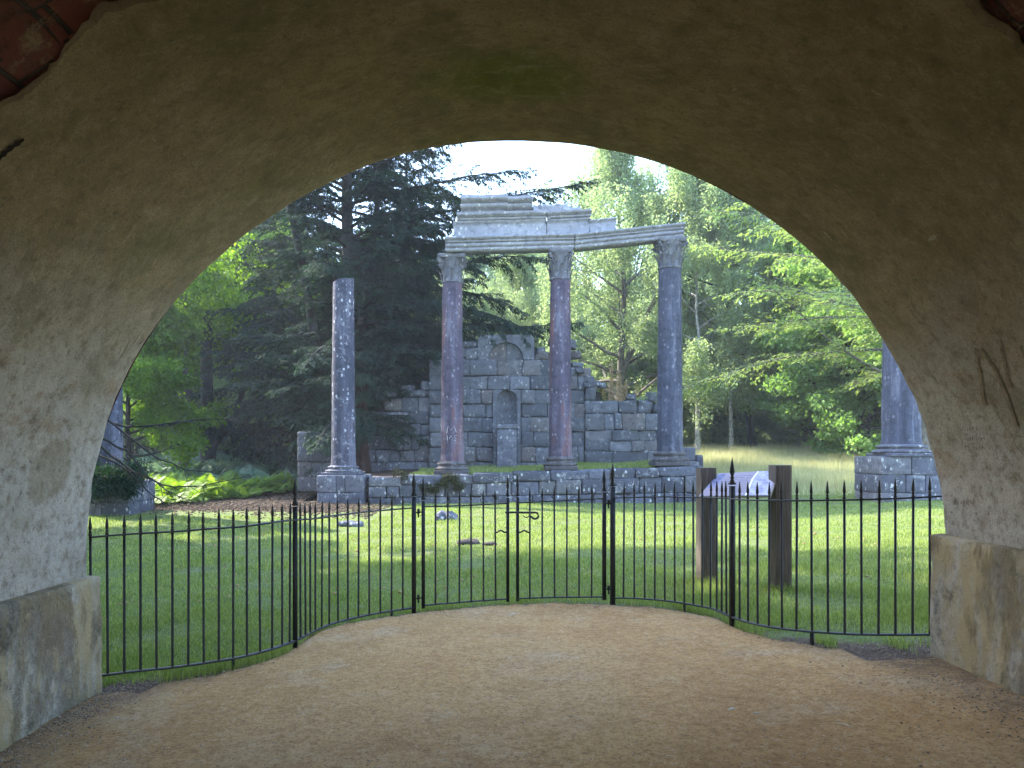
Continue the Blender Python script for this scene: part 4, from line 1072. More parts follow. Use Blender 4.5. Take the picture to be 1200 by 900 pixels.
def broadleaf(seed, H, h0, RR, trunk_r, nl, leaf=(.14, .09), nleaf=50000, droop=0, crad=.55, lean=(0, 0), fork=False, sub=5, top=1.0, ecl=True):
    rng = np.random.default_rng(seed); tb = MB(); lb = MB()
    tp = [np.array([0, 0, -.2])]; n_ = 10
    for i in range(1, n_+1):
        t = i/n_; tp.append(np.array([lean[0]*t*H+rng.normal(0, .012*H*t), lean[1]*t*H+rng.normal(0, .012*H*t), H*.93*t]))
    tp = np.array(tp); rad = trunk_r*(1-.9*np.linspace(0, 1, n_+1)**.8); rad[0] *= 1.35
    tube(tb, tp, rad, 9)
    if fork:
        f = curve_path(tp[3], (.5, .1, 1), H*.6, 6, rng, .1); tube(tb, f, trunk_r*.6*(1-.85*np.linspace(0, 1, 7)), 8)
    cl = []
    for i in range(nl):
        t = (i+.5)/nl; z = h0+(H*.92-h0)*t; k = z/(H*.93)*n_; j = int(min(k, n_-1)); p = tp[j]+(tp[j+1]-tp[j])*(k-j)
        az = i*2.39996+rng.normal(0, .3); pr = math.sqrt(max(0.08, 1-((t-.35)/.68)**2)); L = RR*pr*rng.uniform(.75, 1.15)
        el = .15+.95*t**1.3+rng.normal(0, .12)
        d = np.array([math.cos(az)*math.cos(el), math.sin(az)*math.cos(el), math.sin(el)])
        path_ = curve_path(p, d, L, 6, rng, .13, 0, .05); r_ = trunk_r*(.42-.28*t)
        tube(tb, path_, r_*(1-.85*np.linspace(0, 1, 7)), 5, cap=False)
        for s_ in range(sub):
            u = rng.uniform(.3, 1); kk = u*6; jj = int(min(kk, 5)); q = path_[jj]+(path_[jj+1]-path_[jj])*(kk-jj)
            dd = (path_[jj+1]-path_[jj]); dd /= np.linalg.norm(dd); dd = dd+rng.normal(0, .6, 3); 
            sp = curve_path(q, dd, L*.38*rng.uniform(.5, 1.2), 4, rng, .2, .05 if droop else 0, .03)
            tube(tb, sp, r_*.3*(1-.8*np.linspace(0, 1, 5)), 4, cap=False)
            for m_ in (2, 3, 4): cl.append(sp[m_])
        cl.append(path_[-1]); cl.append(path_[-2])
    cl = np.array(cl); per = max(4, nleaf//len(cl))
    cv = rng.random(len(cl)); csz = rng.uniform(.6, 1.35, len(cl))*crad
    C_ = np.repeat(cl, per, 0); n2 = len(C_)
    off = rng.normal(0, 1, (n2, 3)); off /= np.linalg.norm(off, axis=1)[:, None]; off *= (rng.random(n2)**.45*np.repeat(csz, per))[:, None]
    off[:, 2] *= .65
    if droop:
        ph = rng.integers(0, 9, n2)*.7; off[:, 2] = -rng.random(n2)**1.2*droop*np.repeat(csz, per)/crad*1.0
        sx = np.sin(ph*3+np.repeat(cv, per)*50)*crad*.7; sy = np.cos(ph*5+np.repeat(cv, per)*31)*crad*.7
        off[:, 0] = sx+rng.normal(0, .07, n2); off[:, 1] = sy+rng.normal(0, .07, n2)
    C_ = C_+off; A_ = rng.normal(0, 1, (n2, 3)); A_[:, 2] -= .6; Bn = rng.normal(0, 1, (n2, 3)); Bn[:, 2] += .8
    var = np.clip(np.repeat(cv, per)*.5+rng.random(n2)*.5, 0, 1)
    leaf_quads(C_, A_, Bn, leaf[0]*rng.uniform(.7, 1.3, n2), leaf[1]*rng.uniform(.8, 1.2, n2), lb, var)
    return tb, lb

def conifer(seed, H, h0, RR, trunk_r, nl, nleaf_per=26, needle=(.17, .05), droop=.10, updir=.0, pow_=.8, spacing=.24, forks=2, sparse=1.0, azf=None, lenf=None):
    rng = np.random.default_rng(seed); tb = MB(); lb = MB(); n_ = 12
    tp = np.array([[rng.normal(0, .05)*i*.25, rng.normal(0, .05)*i*.25, H*i/n_] for i in range(n_+1)]); tp[0] = (0, 0, -.3)
    rad = trunk_r*(1-.92*np.linspace(0, 1, n_+1)**.9); rad[0] *= 1.3
    tube(tb, tp, rad, 10)
    for f in range(forks):
        a = rng.uniform(0, 6.28); fp = curve_path(tp[1+f], (math.cos(a)*.35, math.sin(a)*.35, 1), H*.75, 8, rng, .05); tube(tb, fp, trunk_r*.55*(1-.85*np.linspace(0, 1, 9)), 8)
    CC, AA, NN, VV = [], [], [], []
    for i in range(nl):
        t = ((i+.5)/nl); z = h0+(H*.97-h0)*t; k = z/H*n_; j = int(min(k, n_-1)); p = tp[j]+(tp[j+1]-tp[j])*(k-j)
        az = i*2.39996+rng.normal(0, .35)
        if azf: az = azf(i, rng)
        L = (RR*(1-t)**pow_*rng.uniform(.7, 1.12)+.5)*(lenf(az, t) if lenf else 1)
        d = np.array([math.cos(az), math.sin(az), .10+updir+.5*t+rng.normal(0, .08)])
        m_ = 9; path_ = curve_path(p, d, L, m_, rng, .07, droop*.55); r_ = trunk_r*.20*(1-.6*t)+.012
        tube(tb, path_, r_*(1-.88*np.linspace(0, 1, m_+1)), 5, cap=False)
        bs = np.arange(.25+.10*L, L, spacing)
        cvar = rng.random()
        for q_, u in enumerate(bs):
            kk = u/L*m_; jj = int(min(kk, m_-1)); q = path_[jj]+(path_[jj+1]-path_[jj])*(kk-jj); dd = path_[jj+1]-path_[jj]; dd /= np.linalg.norm(dd)
            side = np.cross(dd, (0, 0, 1)); side /= np.linalg.norm(side)+1e-9
            for s_ in (-1, 1):
                if rng.random() > sparse: continue
                bl = (L-u)*.42+.30; bl = min(bl, 1.7)*rng.uniform(.6, 1.15)
                bd = dd*.75+side*s_*rng.uniform(.5, 1.0)+np.array([0, 0, rng.normal(-.02, .16)])
                bp = curve_path(q, bd, bl, 4, rng, .10, droop*1.2)
                if bl > .7: tube(tb, bp, .012*(1-.7*np.linspace(0, 1, 5)), 3, cap=False)
                nn_ = int(nleaf_per*bl)+3
                uu = rng.random(nn_); kk2 = uu*4; j2 = np.minimum(kk2.astype(int), 3); fr_ = (kk2-j2)[:, None]
                c_ = bp[j2]*(1-fr_)+bp[j2+1]*fr_; bdir = bp[j2+1]-bp[j2]; bdir /= np.linalg.norm(bdir, axis=1)[:, None]
                sd = np.cross(bdir, (0, 0, 1)); sd /= np.linalg.norm(sd, axis=1)[:, None]+1e-9
                sg = rng.choice([-1, 1], nn_)[:, None]
                a_ = bdir*.8+sd*sg*rng.uniform(.5, 1.1, (nn_, 1))+rng.normal(0, .15, (nn_, 3)); a_[:, 2] -= .22+rng.random(nn_)*.35
                CC.append(c_+rng.normal(0, .03, (nn_, 3))); AA.append(a_); nm = rng.normal(0, .35, (nn_, 3)); nm[:, 2] += 1; NN.append(nm)
                VV.append(np.clip(cvar*.4+rng.random(nn_)*.6, 0, 1))
    C_, A_, Bn, var = map(np.concatenate, (CC, AA, NN, VV)); n2 = len(C_)
    leaf_quads(C_, A_, Bn, needle[0]*rng.uniform(.6, 1.4, n2), needle[1]*rng.uniform(.7, 1.3, n2), lb, var)
    return tb, lb

PROTO = {}
def tree_proto(key, gen, bark, leafm):
    tb, lb = gen; t = tb.build('trunk', bark, smooth=True); l = lb.build('crown', leafm)
    PROTO[key] = (t.data, l.data); bpy.data.objects.remove(t); bpy.data.objects.remove(l)
def put_tree(key, name, label, X_, Y_, s=1.0, rz=0.0, group=None, cat='tree', sz=None, zoff=0, bark=None):
    z = float(zg(X_, Y_)); r = root(name, (X_, Y_, z+zoff), label, cat, group); r.rotation_euler.z = rz; r.scale = (s, s, sz or s)
    for nm, me in zip(('trunk', 'crown'), PROTO[key]):
        o = bpy.data.objects.new(nm, me); col.objects.link(o); o.parent = r
    return r
def xat(px, Yd): return (px-PX)/F*Yd

# dark evergreens
tree_proto('yew_a', conifer(1, 22, 1.8, 9.6, .42, 160, 80, (.14, .040), .09, .05, .42, .22, lenf=lambda a, t: ((.80+.28*math.cos(a)) if t < .5 else .9)*(.62 if math.sin(a) < -.3 and t < .5 else 1)*(.6 if math.cos(a) > .2 and t < .14 else 1)), M['bark_dark'], M['leaf_yew'])
tree_proto('yew_b', conifer(2, 18, 1.3, 6.4, .26, 115, 62, (.15, .044), .13, .0, .5, .24, 0), M['bark_dark'], M['leaf_yew'])
put_tree('yew_a', 'evergreen_tree', 'huge dark evergreen with drooping sprays rising behind the broken column', xat(408, 30), 30, 1.0, .0, 'dark evergreens at left')
put_tree('yew_b', 'evergreen_tree', 'second dark evergreen left of and behind the huge one', xat(345, 37), 37, .86, 2.0, 'dark evergreens at left')
put_tree('yew_b', 'evergreen_tree', 'dark evergreen half hidden between the broken column and the red column', xat(470, 32.5), 32.5, .58, 4.0, 'dark evergreens at left')
put_tree('yew_b', 'evergreen_tree', 'dark evergreen filling the gap right of the huge one', xat(475, 37), 37, .95, 5.0, 'dark evergreens at left')
put_tree('yew_b', 'evergreen_tree', 'far dark evergreen behind the straight grey trunk', xat(262, 47), 47, .8, 1.0, 'dark evergreens at left')
# reddish trunk close beside the broken column
rt = root('evergreen_tree', (xat(424, 28.5), 28.2, -1.2), 'fluted reddish yew stem standing just right of the broken column', 'tree')
mb = MB(); xx = xat(424, 28.2)
for k in range(5):
    a = k*1.256; tube(mb, [(xx+.22*math.cos(a)*1.5, 28.2+.2*math.sin(a), -1.5), (xx+.15*math.cos(a), 28.2+.14*math.sin(a), 0), (xx+.1*math.cos(a), 28.2+.1*math.sin(a), 1.4), (xx+.2*math.cos(a), 28.2+.1*math.sin(a), 2.6)], [.17, .12, .10, .04], 8)
mb.build('trunk', M['bark_red'], rt, smooth=True)
rng = np.random.default_rng(77); tbb, lbb = conifer(9, 5.4, 1.5, 2.1, .1, 60, 60, (.13, .034), .14, 0, .4, .18, 0)
mb = MB(); mb.add(lbb.v[0]+np.array([xx, 28.2, -.9]), lbb.f4[0], lbb.var[0]); mb.build('crown', M['leaf_yew'], rt)

# birches and others at right
tree_proto('birch_a', broadleaf(11, 18, 2.2, 5.6, .30, 34, (.15, .085), 90000, 1.5, .55, fork=True), M['bark_grey'], M['leaf_birch'])
tree_proto('birch_b', broadleaf(12, 16, 3.2, 4.0, .15, 26, (.15, .085), 60000, 1.3, .5), M['bark_birch'], M['leaf_birch'])
tree_proto('birch_c', broadleaf(13, 17, 4.0, 4.4, .20, 24, (.15, .085), 60000, 1.2, .5, lean=(-.16, 0), fork=True), M['bark_dark'], M['leaf_birch'])
tree_proto('oak_a', broadleaf(14, 11, 1.6, 5.4, .34, 40, (.19, .13), 80000, 0, .62, sub=6), M['bark_dark'], M['leaf_oak'])
tree_proto('oak_b', broadleaf(15, 14, 2.0, 5.8, .34, 40, (.20, .13), 80000, 0, .7, sub=6, fork=True), M['bark_dark'], M['leaf_oak'])
tree_proto('lime_a', broadleaf(16, 14, 1.5, 5.6, .28, 40, (.20, .14), 80000, 0, .65, sub=6), M['bark_dark'], M['leaf_lime'])
tree_proto('lime_b', broadleaf(17, 9, .8, 4.0, .18, 36, (.20, .13), 60000, 0, .6, sub=6), M['bark_dark'], M['leaf_lime'])
tree_proto('shrub', broadleaf(18, 3.6, .3, 2.4, .07, 24, (.15, .1), 26000, 0, .45, sub=5), M['bark_dark'], M['leaf_birch'])
tree_proto('oak_low', broadleaf(19, 8.5, .6, 4.4, .26, 44, (.17, .12), 90000, 0, .55, sub=6), M['bark_dark'], M['leaf_oak'])
tree_proto('birch_low', broadleaf(23, 9.5, .5, 4.2, .14, 40, (.15, .09), 80000, .5, .5, sub=6), M['bark_grey'], M['leaf_birch'])
G1 = 'birches behind the ruin'
put_tree('birch_a', 'birch_tree', 'big pale birch with forked limbs seen between middle and slate grey columns', xat(727, 41), 41, 1.0, .3, G1)
put_tree('birch_b', 'birch_tree', 'slender straight white birch just right of the slate grey column', xat(818, 37), 37, .95, 1.0, G1)
put_tree('birch_c', 'birch_tree', 'dark stemmed birch leaning left in the meadow', xat(884, 39), 39, 1.0, 0, G1)
put_tree('birch_b', 'birch_tree', 'thin upright dark birch left of the leaning one', xat(857, 38), 38, .85, 2.2, G1)
put_tree('oak_a', 'oak_tree', 'leafy bright green oak left of the thick right column', xat(1012, 34), 34, 1.0, .5, 'oaks at the right')
put_tree('oak_b', 'oak_tree', 'spreading oak with dark leaning limbs behind the meadow', xat(955, 47), 47, .9, 2.0, 'oaks at the right')
put_tree('oak_a', 'oak_tree', 'oak partly hidden by the right arch wall behind the thick column', xat(1110, 38), 38, 1.2, 2.5, 'oaks at the right')
put_tree('oak_low', 'oak_tree', 'low branching oak whose foliage hangs to the meadow edge left of the thick column', xat(975, 37), 37, 1.0, 1.1, 'oaks at the right')
put_tree('oak_low', 'oak_tree', 'small round oak right behind the thick column', xat(1085, 31), 31, 1.0, 4.1, 'oaks at the right')
for px_b, Y_b, s_b, l_b in ((602, 50, .80, 'soft pale birch filling the gap between the red and middle columns'), (565, 57, .92, 'pale birch rising just right of the red column above the arched slab'), (640, 60, .95, 'pale birch seen just left of the middle column')):
    put_tree('birch_a', 'birch_tree', l_b, xat(px_b, Y_b), Y_b, s_b, px_b*.1, G1)
for px_b, Y_b, s_b, l_b in ((705, 46, .8, 'young pale birch right of the middle column'), (755, 48, .9, 'young pale birch just left of the slate column'), (838, 46, .85, 'young pale birch between the straight white stem and the leaning birch'), (905, 45, .8, 'young pale birch behind the information board'), (945, 42, .8, 'young pale birch before the spreading oak'), (1025, 44, 1.0, 'young pale birch behind the oak by the thick column')):
    put_tree('birch_low', 'birch_tree', l_b, xat(px_b, Y_b), Y_b, s_b, px_b*.13, G1)
# larch boughs reaching in from the right
tree_proto('larch', conifer(31, 15, 3.2, 9.0, .28, 60, 20, (.16, .05), .05, .12, .55, .26, 0, .9), M['bark_grey'], M['leaf_larch'])
put_tree('larch', 'larch_tree', 'feathery larch whose pale green boughs reach in from the upper right', 13.6, 25, 1.0, 1.0)
# left side
put_tree('lime_a', 'leafy_tree', 'sunlit broadleaf tree above the bracken at far left', xat(165, 44), 44, 1.0, .4, 'broadleaf trees at left')
put_tree('lime_b', 'leafy_tree', 'low sunlit tree overhanging the bracken beside the left arch wall', xat(150, 33), 33, .9, 1.4, 'broadleaf trees at left')
put_tree('lime_a', 'leafy_tree', 'bright broadleaf tree glimpsed behind the second dark evergreen', xat(300, 52), 52, 1.1, 2.4, 'broadleaf trees at left')
put_tree('lime_b', 'leafy_tree', 'small sunlit tree right of the straight grey trunk', xat(285, 47), 47, 1.0, 3.4, 'broadleaf trees at left')
# named trunks at left
def pole_tree(px, Yd, r_, H, bark, label, lean=0, fork=False):
    x = xat(px, Yd); z = float(zg(x, Yd)); r = root('tree_stem', (x, Yd, z), label, 'tree', 'bare lower stems at left')
    mb = MB(); pts = [(x+lean*t*H+.05*math.sin(t*7), Yd, z-.2+H*t) for t in np.linspace(0, 1, 9)]; tube(mb, pts, r_*np.linspace(1.1, .55, 9), 10)
    if fork:
        tube(mb, [(x, Yd, z+.8), (x+.5, Yd, z+1.7), (x+1.2, Yd+.2, z+2.6), (x+1.7, Yd+.3, z+4.2)], [r_*.8, r_*.6, r_*.5, r_*.3], 9)
        tube(mb, [(x, Yd, z+1.0), (x-.6, Yd, z+2.2), (x-.9, Yd+.2, z+4)], [r_*.6, r_*.5, r_*.25], 9)
    mb.build('trunk', bark, r, smooth=True)
    rng = np.random.default_rng(int(px)); n_ = 9000
    cl = rng.normal(0, 1, (60, 3))*np.array([1.8, 1.8, 1.3])+np.array([x+lean*H, Yd, z+H]); C_ = np.repeat(cl, 150, 0)+rng.normal(0, .35, (9000, 3)); A_ = rng.normal(0, 1, (n_, 3)); Bn = rng.normal(0, 1, (n_, 3)); Bn[:, 2] += 1
    m2 = MB(); leaf_quads(C_, A_, Bn, .18, .12, m2, rng.random(n_)); m2.build('crown', M['leaf_lime'], r)
pole_tree(215, 35, .25, 10, M['bark_grey'], 'straight pale grey trunk rising from the bracken at left')
pole_tree(243, 37, .36, 8, M['bark_dark'], 'dark forked trunk just right of the straight grey one', 0, True)
pole_tree(151, 40, .2, 9, M['bark_grey'], 'thin grey stem nearest the left arch wall')
pole_tree(170, 43, .22, 9, M['bark_grey'], 'second thin grey stem between arch wall and straight trunk')
# woodland behind
def where(px):
    for lim, t in ((105, 'hidden by the left arch wall'), (250, 'towards the left arch wall'), (387, 'left of the broken column'), (470, 'beside the broken column'), (530, 'left of the red column'), (590, 'right of the red column'),
                   (655, 'left of the middle column'), (720, 'right of the middle column'), (785, 'left of the slate column'), (850, 'right of the slate column'), (930, 'over the information board'), (1035, 'left of the thick column'), (1105, 'behind the thick column')):
        if px < lim: return t
    return 'hidden by the right arch wall'
rng = np.random.default_rng(99)
spots = []
for row, (Yd, n_, x0, x1) in enumerate(((52, 9, -36, 36), (62, 11, -46, 46), (74, 13, -58, 58), (88, 14, -70, 70))):
    for i in range(n_):
        x = x0+(x1-x0)*(i+.5)/n_+rng.normal(0, 1.4); y = Yd+rng.normal(0, 2)
        spots.append((x, y, row))
for i, (x, y, row) in enumerate(spots):
    px = x/y*F+PX
    if px < (95 if row else 40) or px > 1260: continue
    if px > 680 and (row == 3 or (row == 2 and len(col.objects) % 2)): continue
    if x < -6: key, nm = ('lime_a', 'leafy_tree') if rng.random() < .65 else ('yew_b', 'evergreen_tree')
    elif x < 2 and row < 2: key, nm = 'birch_a', 'birch_tree'
    else: key, nm = [('birch_a', 'birch_tree'), ('birch_c', 'birch_tree'), ('oak_b', 'oak_tree')][rng.integers(0, 3)]
    s = rng.uniform(.8, 1.05)
    gap = 560 < px < 715                       # the bright opening in the treeline
    if gap: s *= .80 if row < 2 else .92
    elif px > 715: s *= 1.02
    if px < 540: s *= 1.15
    kind = {'lime_a': 'broadleaf tree', 'yew_b': 'dark evergreen', 'birch_a': 'pale birch', 'birch_c': 'pale birch', 'oak_b': 'leafy green tree'}[key]
    put_tree(key, nm, kind+' of the far wood, '+['nearest', 'second', 'third', 'farthest'][row]+' rank, '+where(px), x, y, s, rng.uniform(0, 6.28), 'far wood: '+kind+'s')
# undergrowth shrubs
for i in range(38):
    x = rng.uniform(-24, 30); y = rng.uniform(43, 54) if x > 3 else rng.uniform(41, 50)
    put_tree('shrub', 'shrub', 'pale shrub in the undergrowth, '+where(x/y*F+PX), x, y, rng.uniform(.8, 1.3), rng.uniform(0, 6), 'undergrowth shrubs', 'shrub')
for i in range(12):
    x = 9.5+9.5*i/11*2; put_tree('shrub', 'shrub', 'pale green shrub at the back edge of the meadow, '+where(x/42.5*F+PX), x, 42.5+rng.normal(0, .8), rng.uniform(.7, 1.05), rng.uniform(0, 6), 'shrubs along the meadow edge', 'shrub')
for i in range(22):
    x = -26+66*i/21+rng.normal(0, .6); put_tree('shrub', 'shrub', 'large dim shrub closing the far wood, '+where(x/60*F+PX), x, 58+rng.normal(0, 1.5), rng.uniform(1.5, 2.0), rng.uniform(0, 6), 'shrubs under the far wood', 'shrub')
# unseen trees added outside the frame at left to shade lawn and path
for i, (x, y, s, k) in enumerate(((-17, 15.0, 1.0, 'lime_a'), (-14.0, 10.5, .95, 'lime_a'), (-20, 18, 1.0, 'yew_b'), (-21, 11, 1.3, 'lime_a'), (-14, 5, .9, 'lime_a'), (-13.2, 14.8, 1.0, 'lime_a'))):
    put_tree(k, 'leafy_tree' if k == 'lime_a' else 'evergreen_tree', ['nearest', 'tall', 'slim evergreen', 'broad', 'rearmost', 'leaning'][i]+' unseen tree beyond the left arch wall, added to shade the lawn', x, y, s, i*1.3, 'unseen trees added beyond the left arch wall', sz=s*1.2)

# bracken
def fronds(mb, pts, L, rng, npin=11):
    for (x, y, z), l in zip(pts, L):
        az = rng.uniform(0, 6.28); el = rng.uniform(.7, 1.25); d = np.array([math.cos(az)*math.cos(el), math.sin(az)*math.cos(el), math.sin(el)])
        P_ = [np.array([x, y, z])]
        for k in range(6): d = d+np.array([0, 0, -.20]); d /= np.linalg.norm(d); P_.append(P_[-1]+d*l/6)
        P_ = np.array(P_); uu = np.linspace(.30, .98, npin); kk = uu*6; j = np.minimum(kk.astype(int), 5); f = (kk-j)[:, None]
        c_ = P_[j]*(1-f)+P_[j+1]*f; dd = P_[j+1]-P_[j]; dd /= np.linalg.norm(dd, axis=1)[:, None]; sd = np.cross(dd, (0, 0, 1)); sd /= np.linalg.norm(sd, axis=1)[:, None]+1e-9
        pl_ = l*.40*(1-(uu-.3)/.72)+.04
        for s_ in (-1, 1):
            a_ = sd*s_+dd*.35+np.array([0, 0, -.12]); nm = np.cross(sd, dd)
            leaf_quads(c_, a_, nm+rng.normal(0, .15, nm.shape), pl_, pl_*.34, mb, np.full(npin, rng.random()))
rng = np.random.default_rng(5); pts = []; L = []
while len(pts) < 3800:
    x = rng.uniform(-19, -6.4); y = rng.uniform(20.0, 44)
    edge = np.interp(x, [-19, -9.6, -8.2, -6.4], [19, 21, 28.3, 31])
    if y < edge+rng.normal(0, .25) or rng.random() < (y-30)*.03: continue
    if abs(x+7.0) < .9 and abs(y-26.5) < 1: continue
    pts.append((x, y, float(zg(x, y)))); L.append(rng.uniform(.5, .8) if y < edge+3 else rng.uniform(.8, 1.35))
mb = MB(); fronds(mb, [p for p in pts if p[1] < 30], [l for p, l in zip(pts, L) if p[1] < 30], rng); tag(mb.build('bracken', M['fern']), 'sunlit yellow green bracken bank left of the ruin', 'bracken', None, 'stuff')
mb = MB(); fronds(mb, [p for p in pts if p[1] >= 30], [l for p, l in zip(pts, L) if p[1] >= 30], rng)
tag(mb.build('bracken', M['fern_blue']), 'bracken behind the sunlit bank, bluish shade put into its colour', 'bracken', None, 'stuff')
pts = []; L = []
for _ in range(2000):
    x = rng.uniform(9, 34); y = rng.uniform(45, 54); pts.append((x, y, float(zg(x, y)))); L.append(rng.uniform(.8, 1.4))
mb = MB(); fronds(mb, pts, L, rng, 8); tag(mb.build('bracken', M['fern_blue']), 'far band of bluish bracken along the meadow edge', 'bracken', None, 'stuff')

# grass
def blades(mb, x, y, z, h, w_, rng, lean=.35, seeds=False):
    n_ = len(x); a = rng.uniform(0, 6.28, n_); ln = rng.uniform(0, lean, n_)*h; b = rng.uniform(0, 6.28, n_)
    c0 = np.stack([x, y, z], 1); s_ = np.stack([np.cos(b), np.sin(b), 0*b], 1)*w_[:, None]*.5
    tip = c0+np.stack([np.cos(a)*ln, np.sin(a)*ln, h], 1); midp = c0+np.stack([np.cos(a)*ln*.35, np.sin(a)*ln*.35, h*.55], 1)
    V = np.stack([c0-s_, c0+s_, midp+s_*.8, tip, midp-s_*.8], 1)
    idx = np.arange(n_)*5; var = rng.random(n_)
    mb.v.append(V.reshape(-1, 3)); mb.f4.append(np.stack([idx, idx+1, idx+2, idx+4], 1)+mb.n); mb.f3.append(np.stack([idx+4, idx+2, idx+3], 1)+mb.n)
    mb.var.append(np.repeat(var, 5)); mb.n += n_*5
rng = np.random.default_rng(42); n0 = 420000
yy = 5.5*np.exp(rng.random(n0)*math.log(24.5/5.5)); xx_ = (rng.uniform(60, 1140, n0)-PX)/F*yy
inside = yy > fence_y(np.clip(xx_, -3.2, 3.3))+.03+.10*rng.random(n0)*(np.abs(xx_) > 1.8)
nrm_ = np.array([mnoise.noise(Vector((a_*1.1, b_*1.1, 0))) for a_, b_ in zip(xx_[:n0], yy[:n0])])
keep = inside & ~((yy > 18.5-(xx_+6)*.25) & (xx_ < -3)) & ~((yy > 23.4) & (xx_ < 6.2) & (xx_ > -6.2))
keep &= (rng.random(n0) < .80+.55*nrm_+1.1*np.minimum(0, np.array([mnoise.noise(Vector((a_*.9+5, b_*.9, 3))) for a_, b_ in zip(xx_, yy)])+.12))
bare = (yy < fence_y(np.clip(xx_, -3.2, 3.3))+.35) & (np.abs(xx_) > 2.0); keep &= ~(bare & (rng.random(n0) < .55))
xx_, yy, nrm_ = xx_[keep], yy[keep], nrm_[keep]
hh = (.022+.024*rng.random(len(xx_)))*(1+.9*nrm_)*(1+.55*sm(1.5, 5, xx_)*sm(14, 6, yy))*(1+yy*.012); ww = .0032*(1+yy*.17)
mb = MB(); blades(mb, xx_, yy, zg(xx_, yy)-.005, hh, ww*np.ones(len(xx_)), rng, .9)
tag(mb.build('lawn_grass', M['grass']), 'short green lawn between the railing and the ruin', 'grass', None, 'stuff')
# longer tufts along the fence foot and around the board posts
n0 = 9000; px_ = rng.uniform(-3.1, 3.2, n0); xx_ = px_; yy = fence_y(xx_)+rng.normal(.10, .09, n0)
k2 = (np.array([mnoise.noise(Vector((a_*2.4, 5, 0))) for a_ in xx_]) > -.02) & (rng.random(n0) < .3+.7*(np.abs(xx_) > 1.5))
xx_, yy = xx_[k2], yy[k2]
pxx = np.concatenate([xx_, rng.normal(2.29, .16, 500), rng.normal(2.92, .16, 700)]); pyy = np.concatenate([yy, rng.normal(8.6, .14, 500), rng.normal(8.05, .12, 700)])
mb = MB(); blades(mb, pxx, pyy, zg(pxx, pyy)-.005, rng.uniform(.05, .12, len(pxx)), .0048*np.ones(len(pxx)), rng, .7)
tag(mb.build('edge_grass', M['grass']), 'longer grass tufts along the railing foot', 'grass', None, 'stuff')
# terrace grass
n0 = 16000; xx_ = rng.uniform(-3.0, 5.6, n0); yy = rng.uniform(24.1, 28, n0)
mb = MB(); blades(mb, xx_, yy, np.array([tz(a_, b_) for a_, b_ in zip(xx_, yy)]), rng.uniform(.05, .12, n0), .02*np.ones(n0), rng, .8)
tag(mb.build('terrace_grass', M['grass']), 'strip of green grass on the terrace before the ruin wall', 'grass', None, 'stuff')
# meadow
n0 = 130000; yy = 22.5*np.exp(rng.random(n0)*math.log(50/22.5)); xx_ = rng.uniform(5.5, 40, n0)*1.0; xx_ = np.where(rng.random(n0) < .7, rng.uniform(.24, .62, n0)*yy, xx_)
k2 = (xx_ > 6.3) & ~((xx_ < 6.8) & (yy < 28)) & ~((yy < 24.5) & (rng.random(n0) < .7))
k2 &= ~((np.abs(xx_-10.6) < 1.2) & (yy < 22))
xx_, yy = xx_[k2], yy[k2]
mb = MB(); blades(mb, xx_, yy, zg(xx_, yy), rng.uniform(.25, .75, len(xx_))*sm(21, 25.5, yy), .014*np.ones(len(xx_))*(yy/26), rng, .55)
tag(mb.build('meadow_grass', M['straw']), 'tall pale seeding meadow grass beyond the lawn at right', 'grass', None, 'stuff')
# dry weeds on top of the wall
wd = root('wall_weed', at(722, 469, 28.2), 'dry willowherb stalks growing on the broken top of the right wing', 'plant')
mb = MB(); m2 = MB(); rng = np.random.default_rng(6)
for (px, top_) in ((713, 444), (717, 428), (720, 425), (722, 440), (728, 436), (735, 452), (746, 456), (731, 446), (725, 450), (710, 456)):
    a_ = at(px+rng.normal(0, 2), 470, 28.2); b_ = at(px+rng.normal(0, 3), top_, 28.2); P_ = [a_, (a_+b_)/2+Vector((rng.normal(0, .04), 0, 0)), b_]
    tube(mb, P_, .010, 4); n_ = 60; t = rng.random(n_)**.7; C_ = np.array(a_)+(np.array(b_)-np.array(a_))*t[:, None]; A_ = rng.normal(0, 1, (n_, 3)); A_[:, 2] += .5
    leaf_quads(C_, A_, rng.normal(0, 1, (n_, 3)), .14, .03, m2, rng.random(n_))
for k in range(14):
    a_ = at(726+rng.normal(0, 6), 470, 28.15); d = rng.uniform(-1.2, 1.2); P_ = [a_, a_+Vector((d*.35, 0, .35)), a_+Vector((d*.9, 0, .55))]; tube(mb, P_, .006, 3)
mb.build('stem', m_simple('dry_stem', (.42, .30, .19), .9, 0, .2, 20, 0), wd); m2.build('leaves', m_leaf('weed_leaves', ((.2, .2, .06), (.36, .26, .12), (.5, .36, .24)), (1, 1, .7)), wd)

